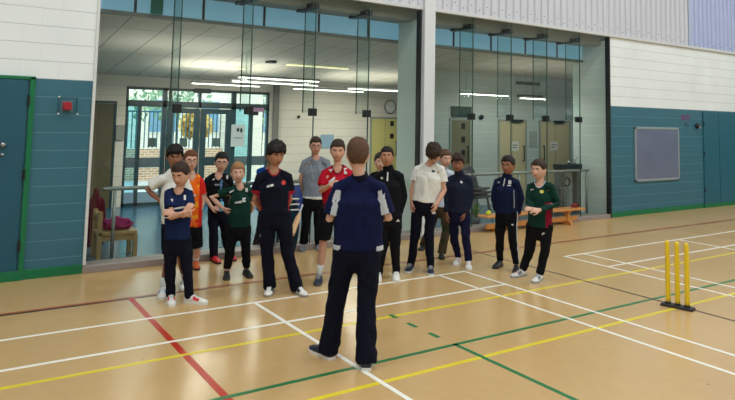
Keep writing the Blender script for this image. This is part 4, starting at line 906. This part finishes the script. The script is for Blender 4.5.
PEOPLE.append(dict(label='tall teenager with dark mop of hair, navy shirt with red trim, hands behind back', top=(274.5,140), chin=(277,168), hy=-24, hp=10, hair='mop', hairc=h_bk, skin=sk_m, hs=.98,
  sa=(260,177), sb=(288,177), ea=(254.5,199,.06), wa=(263,212,.2), eb=(290,199,.08), wb=(284,212,.2), ha=(267,213), hb=(283,213), ka=(267,250), kb=(287,250), fa=((271,290),(267,298)), fb=((292,290),(309,299)),
  shirt=dict(mats=[navyd, crim], sl=.72, collar=('crew', crim), paint=lambda c, n, k: (lambda q: 1 if ((abs(q[0]) > .93 and q[2] < .62 and abs(q[1]) < .05)) else 0)(k['tor'](c))), legs=dict(mats=[trn], r=1.14, hem=.066, drop=.045), shoe=dict(mats=[sh_w, sh_dk], sole=mat('sole_tan',(150,140,130),.6), laces=mk_w), s=1.02,
  marks=[('shirt','lettering',mk_w,[(266.8,186),(266.8,187.5),(269.5,184.6),(269.5,187.2)]), ('shirt','lettering',mk_w,[(270.2,184.6),(270.2,187),(273.6,184),(273.6,186)]), ('shirt','crest',mk_r,[(282.2,180.6),(281.5,182.5),(282.2,184.6),(284.6,180.2),(286,182.2),(285,184.6)]), ('legs','trouser_mark',mk_g,q4(259,234,260.5,237))]))
PEOPLE.append(dict(label='person in a bright blue jacket hidden behind the tall mop haired teenager', top=(271,146), chin=(272,166), hy=0, hair='short', hairc=h_db, skin=sk_m,
  sa=(259,171), sb=(279,171), ea=(258.5,192), wa=(262,210), eb=(281,192), wb=(278,210), ha=(264,208), hb=(275,208), ka=(260,232), kb=(272,232), fa=((256,247),(254.5,254)), fb=((271,247),(271,252)),
  shirt=dict(mats=[blue], long=True, name='jacket', collar=('polo', blue)), legs=dict(mats=[navyd]), shoe=dict(mats=[sh_g], sole=sh_w), s=.92))
PEOPLE.append(dict(label='tall boy with glasses in a light grey top and black trousers, standing by the glass', top=(315,135), chin=(316,155.5), hy=-6, hair='short', hairc=h_db, skin=sk_l, glasses=True,
  sa=(305,162), sb=(327,162), ea=(300.5,179,.03), wa=(303,192,.12), eb=(330,180), wb=(326,193), ha=(308,198), hb=(319,198), ka=(306,223), kb=(318,223), fa=((304,247),(301.5,254)), fb=((318,247),(320,253)),
  shirt=dict(mats=[grey, white], sl=.62, collar=('crew', grey), paint=lambda c, n, k: 1 if k['tor'](c)[2] < .055 else 0), legs=dict(mats=[black]), shoe=dict(mats=[sh_g], sole=mat('sole_grey',(150,152,150),.6)), s=1.02,
  marks=[('shirt','chest_mark',mk_w,q4(308.3,161.8,310,162.8))]))
PEOPLE.append(dict(label='boy in a red sports shirt and black shorts with hands clasped in front', top=(338,138), chin=(337.5,162), hy=2, hp=6, hair='short', hairc=h_db, skin=sk_l,
  sa=(325,173), sb=(350,173), ea=(321,191,-.06), wa=(330,185,-.24), na=(336,183,-.26), eb=(352,192,-.05), wb=(343,186,-.24), nb=(335,184,-.27), curl=.8, ha=(328,209), hb=(344,209), ka=(323,243), kb=(342,243), fa=((321,278),(315.5,289)), fb=((342,279),(343,288)),
  shirt=dict(mats=[red, mat('sleeve_badge',(226,200,204),.7)], sl=.68, collar=('polo', maroon)), shorts=True, legs=dict(mats=[black], r=1.08), shoe=dict(mats=[sh_n], sole=mat('sole_dk2',(70,76,90),.6), laces=mk_w), sock=(mk_w, .13), s=1.0,
  marks=[('shirt','chest_mark',mk_w,[(328.5,169.3),(330.5,171.8),(333,168.8),(331,172.3)]), ('shirt','crest',mk_w,q4(344,168,347,174)), ('shirt','sleeve_badge',mk_w,q4(317.6,169,319.6,174)), ('shirt','lettering',mk_w,[(329,181),(329,184),(335,176.5),(335,179.5)])]))
PEOPLE.append(dict(label='person in a black tracksuit mostly hidden behind the boy with the white zip', top=(379.5,152), chin=(380.5,170), hy=-10, hair='short', hairc=h_db, skin=sk_p,
  sa=(371,176), sb=(389,176), ea=(369,194), wa=(371,208), eb=(391,194), wb=(390,208), ha=(376,210), hb=(386,210), ka=(376,232), kb=(385,232), fa=((374,246),(373,253)), fb=((386.5,246),(385,253.5)),
  shirt=dict(mats=[black], long=True), legs=dict(mats=[black]), shoe=dict(mats=[sh_w], sole=sh_w), s=.9))
PEOPLE.append(dict(label='boy in a black quarter zip top with a white zip, chin raised', top=(386.5,146), chin=(387.5,167), hy=4, hp=-8, hair='short', hairc=h_bk, skin=sk_m,
  sa=(377,176), sb=(400,176), ea=(374,198), wa=(380,214,-.04), eb=(404,197,.02), wb=(400,214,.0), ha=(383,216), hb=(396,216), ka=(383,246), kb=(395,245), fa=((379,276),(377,284)), fb=((396,274),(396.5,285)),
  shirt=dict(mats=[black], long=True, collar=('high', black)), legs=dict(mats=[black], hem=.05), shoe=dict(mats=[sh_w], sole=sh_w, laces=mk_w), s=1.0,
  marks=[('shirt','zip',mk_w,[(387.3,166),(387,175),(386.6,181),(388.6,166),(388.4,175),(388,181)],4), ('shirt','chest_mark',mk_w,[(380.5,177.8),(380.5,179),(382.2,176.8),(383,179)]), ('legs','hip_mark',mk_w,[(396.5,221.3),(396.5,221.8),(398.2,219),(400,221.5)])]))
PEOPLE.append(dict(label='teenager in a loose white shirt and navy trousers with head bowed', top=(436,141), chin=(432,163), hy=10, hp=60, hair='curly', hairc=h_db, skin=sk_l, hs=1.04, hd=-.08,
  sa=(417.5,169), sb=(441.5,169), ea=(412,188,.0), wa=(411.5,202,-.03), eb=(444.5,190,-.02), wb=(437.5,203,-.12), ha=(418.5,201), hb=(431.5,201), ka=(415,234), kb=(429,234), fa=((414,267),(404.5,275)), fb=((430,268),(431,278.5)),
  shirt=dict(mats=[white], sl=.62, collar=('crew', white), wr=.018, flare=.015, hw=.025), legs=dict(mats=[navyd], hem=.052), shoe=dict(mats=[sh_n], sole=mk_w, laces=mk_w), s=1.0,
  marks=[('shirt','chest_mark',navy,q4(432,170.3,434.8,172)), ('legs','trouser_mark',mk_w,q4(432,211.8,435.5,214))]))
PEOPLE.append(dict(label='person in a pale top and brown patterned trousers standing behind the white shirted teenager', top=(444,149), chin=(446,167), hy=-25, hair='short', hairc=h_br, skin=sk_p,
  sa=(434,173), sb=(451,173), ea=(433,192), wa=(435,206), eb=(453,192), wb=(448,206), ha=(436,206), hb=(446,206), ka=(430,229), kb=(446,231), fa=((425,247),(419,252)), fb=((441,255),(442,261)),
  shirt=dict(mats=[pale], long=True, collar=('crew', pale)), legs=dict(mats=[camo, C('cloth_moss', (50,54,34))], r=1.1, hem=.06, paint=lambda c, n, k: 1 if noise.noise(c*9) > .05 else 0), shoe=dict(mats=[sh_b], sole=sh_b), s=.93))
PEOPLE.append(dict(label='boy in a dark navy hooded top with pink and white shoes', top=(457.5,154), chin=(458.5,172), hy=4, hp=5, hair='curly', hairc=h_db, skin=sk_d,
  sa=(450,179), sb=(469,179), ea=(446.5,197), wa=(446.5,213,-.04), eb=(471.5,197), wb=(465.5,213,-.06), ha=(453,212), hb=(464,212), ka=(454,237), kb=(466,237), fa=((459.5,261),(454,267)), fb=((468.5,264),(469,272)),
  shirt=dict(mats=[navyh], long=True, name='hooded_top', collar=('high', navyh)), legs=dict(mats=[C('cloth_indigo',(24,26,56))], hem=.048, drop=0.), shoe=dict(mats=[sh_w, mat('shoe_pink',(206,160,170),.5)], sole=sh_w), s=.95,
  marks=[('shirt','chest_mark',mk_w,[(460,181.5),(460.4,183),(461.2,180.6),(463,183)])]))
PEOPLE.append(dict(label='boy in a navy quarter zip top with hands behind back and black shoes', top=(510,155), chin=(506.5,174.5), hy=24, hp=2, yaw=12, hair='short', hairc=h_bk, skin=sk_d,
  sa=(497,182), sb=(516.5,182), ea=(494,200,.05), wa=(498,213,.14), eb=(521,199,.02), wb=(518,214,.05), ha=(501,213), hb=(512,213), ka=(500,239), kb=(513,239), fa=((504,264),(491,270.5)), fb=((517,267),(515,277)),
  shirt=dict(mats=[navym], long=True, collar=('high', navym)), legs=dict(mats=[black, sgrey], hem=.048, drop=-.01, paint=lambda c, n, k: 1 if (n.dot(k['A']) > .93 and (c-k['hm']).dot(k['A']) > .03) else 0), shoe=dict(mats=[sh_b], sole=sh_b), s=.96,
  marks=[('shirt','zip',mk_w,[(504.8,177),(503.8,182),(503,186),(505.8,177),(504.7,182),(503.8,186)],3), ('shirt','crest',mk_w,q4(508.3,180.3,511.3,184)), ('shirt','lettering',mk_w,q4(507.3,185,511,186)), ('shirt','chest_mark',mk_g,q4(497.5,181.5,500,183.2)), ('shirt','side_stripe',mk_g,[(513.3,190),(513.6,200),(513.6,208),(514.4,190),(514.8,200),(514.7,208)],3), ('legs','hip_mark',mk_w,q4(511.5,224,513.5,225.5))]))
PEOPLE.append(dict(label='boy in dark green top with red side panels, hands clasped, rightmost of the group', top=(540,158.5), chin=(538,179.5), hy=34, hp=2, yaw=20, hair='short', hairc=h_db, skin=sk_p,
  sa=(530,186), sb=(551,186), ea=(529,202,.0), wa=(533,209,-.22), na=(527,208,-.30), eb=(557,204,-.02), wb=(540,210,-.30), nb=(530,210,-.33), curl=.7, ha=(533,226), hb=(547,226), ka=(530,250), kb=(545.5,250), fa=((526,275),(511,278)), fb=((543.5,278),(530.5,285)),
  shirt=dict(mats=[green, maroon], long=True, collar=('crew', sgrey), paint=lambda c, n, k: (lambda q: 1 if (.60 < q[0] < 1.2 and q[1] < .085 and q[2] < .62) else 0)(k['tor'](c))), legs=dict(mats=[black], hem=.05, drop=0.), shoe=dict(mats=[sh_w, sh_g], sole=mat('sole_grey',(0,0,0)), laces=mk_g), s=.96,
  marks=[('shirt','crest',mk_y,[(540.3,190.3),(539.8,191.6),(540.5,193),(542.8,190),(543.9,191.4),(543,193.3)]), ('shirt','crest_centre',green,[(541.2,191),(541.2,192.2),(542.6,191),(542.6,192.2)]), ('shirt','chest_mark',mk_w,[(531.3,189.8),(531.3,190.4),(533.6,188.6),(533.6,189.4)]), ('legs','hip_mark',mk_w,[(541.5,234),(542,235.2),(543.5,232.4),(545,233.6)])]))
def coach_paint(c, n, k):
    x, y, z = k['tor'](c); ax = abs(x)
    if z > 1.02: return 0
    # silver underarm panels on the sleeves and down the sides
    S, E_ = (k['sa'], k['ea']) if x < 0 else (k['sb'], k['eb']); d = (E_-S).normalized(); t = (c-S).dot(d)
    inward = (k['A'] if x < 0 else -k['A'])
    if t > .02 and ax > .88 and n.dot(inward*.9+k['Fd']*-.45) > .30: return 1
    if z < .58 and .80 < ax < 1.02 and abs(y-(-.035)) < .018: return 1
    if z < .08 and ax > .84: return 1
    return 0
PEOPLE.append(dict(label='coach seen from behind in a navy shirt with pale side panels and navy trousers', top=(357.5,138), chin=(358,170), back=True, hy=180, hp=8, hair='coach', hairc=h_br, skin=sk_p, fine=True, hd=0, hs=1.08,
  sa=(338.5,187), sb=(380.5,187), ea=(329.5,219,.0), wa=(344,216,.24), eb=(388.5,218,.0), wb=(374,216,.24), ha=(346,249), hb=(370,249), ka=(336,303), kb=(366.5,304), fa=((329,358),(314,351)), fb=((366,370),(367,358)), sole_dark=1,
  shirt=dict(mats=[coachn, sgrey], sl=.86, collar=('polo', navyd), paint=coach_paint, wr=.008, hw=.03), legs=dict(mats=[trn], r=1.14, hem=.072, drop=.05, wr=.014), shoe=dict(mats=[sh_n], sole=sh_w), s=1.08,
  marks=[('shirt','back_mark',mk_g,[(358.8,177),(358.8,178),(363.5,177),(363.5,178)]), ('shirt','back_mark',mk_g,[(360,178.6),(360.4,179.8),(362.2,178.6),(362,179.8)])]))
done = {}
for P_ in PEOPLE:
    if ONLY and PEOPLE.index(P_) not in ONLY: continue
    done[P_['label']] = person(P_)
# ---------- things held or put down
def Jat(px, py, d0): return on(px, py, 1, d0)
if not ONLY:
    body, J, k = done[PEOPLE[3]['label']]
    p = J(221.8, 211, -.20); q = J(221.3, 199, -.20)
    wbt = empty('water_bottle', p); tag(wbt, 'pale blue plastic drink bottle held by the boy in black', 'bottle')
    bm = NB(); tube(bm, [p, p+(q-p)*.1, p+(q-p)*.72, p+(q-p)*.8], [.030,.033,.032,.02], n=14, cap='flat'); obj('bottle_body', bm, mat('bottle_blue', (96,176,206), .2), wbt)
    bm = NB(); tube(bm, [p+(q-p)*.8, q], [.016,.014], n=10, cap='flat'); obj('cap', bm, mat('cap_blue', (40,110,160), .4), wbt)
    # cricket bat leaning by the grey shirted boy
    a0 = on(291.5, 235.5, 1, 1.75); a1 = on(302.5, 205, 1, 1.98); a0.z = max(a0.z, .03)
    ax = (a1-a0).normalized(); bt = empty('cricket_bat', (a0.x, a0.y, a0.z)); tag(bt, 'wooden cricket bat tilted beside the boy in the grey top', 'cricket bat')
    M_bat = mat('willow', (206,168,124), .5, var=.08); sd_ = r3
    bm = NB(); tube(bm, [a0, a0+ax*.05, a0+ax*.30, a0+ax*.38], [(.038,.014),(.042,.022),(.040,.020),(.018,.014)], side=sd_, n=12, cap='flat'); obj('blade', bm, M_bat, bt)
    bm = NB(); tube(bm, [a0+ax*.37, a1], [.014,.014], n=10); obj('grip', bm, mat('grip_grey', (186,190,196), .7), bt)
    # kit bag standing behind him
    b0 = on(298, 236, 2, 0)
    kb = empty('kit_bag', (-1.62, 2.02, 0)); tag(kb, 'tall dark kit bag with white stripes standing against the glass', 'bag')
    c0_ = Vector((-1.62, 2.03, 0))
    o_ = lump('bag_body', (c0_.x, c0_.y, .42), (.13,.10,.43), [C('bag_navy', (18,44,58))], 11, .08, kb, flat=-.97)
    for z_, w_ in ((.80,.12),(.72,.13),(.64,.13)):
        bm = NB(); ring(bm, (c0_.x, c0_.y, z_), w_*.92, .012, (0,.25,1), n=24, ry=.095); obj('white_stripe', bm, mk_w, kb)
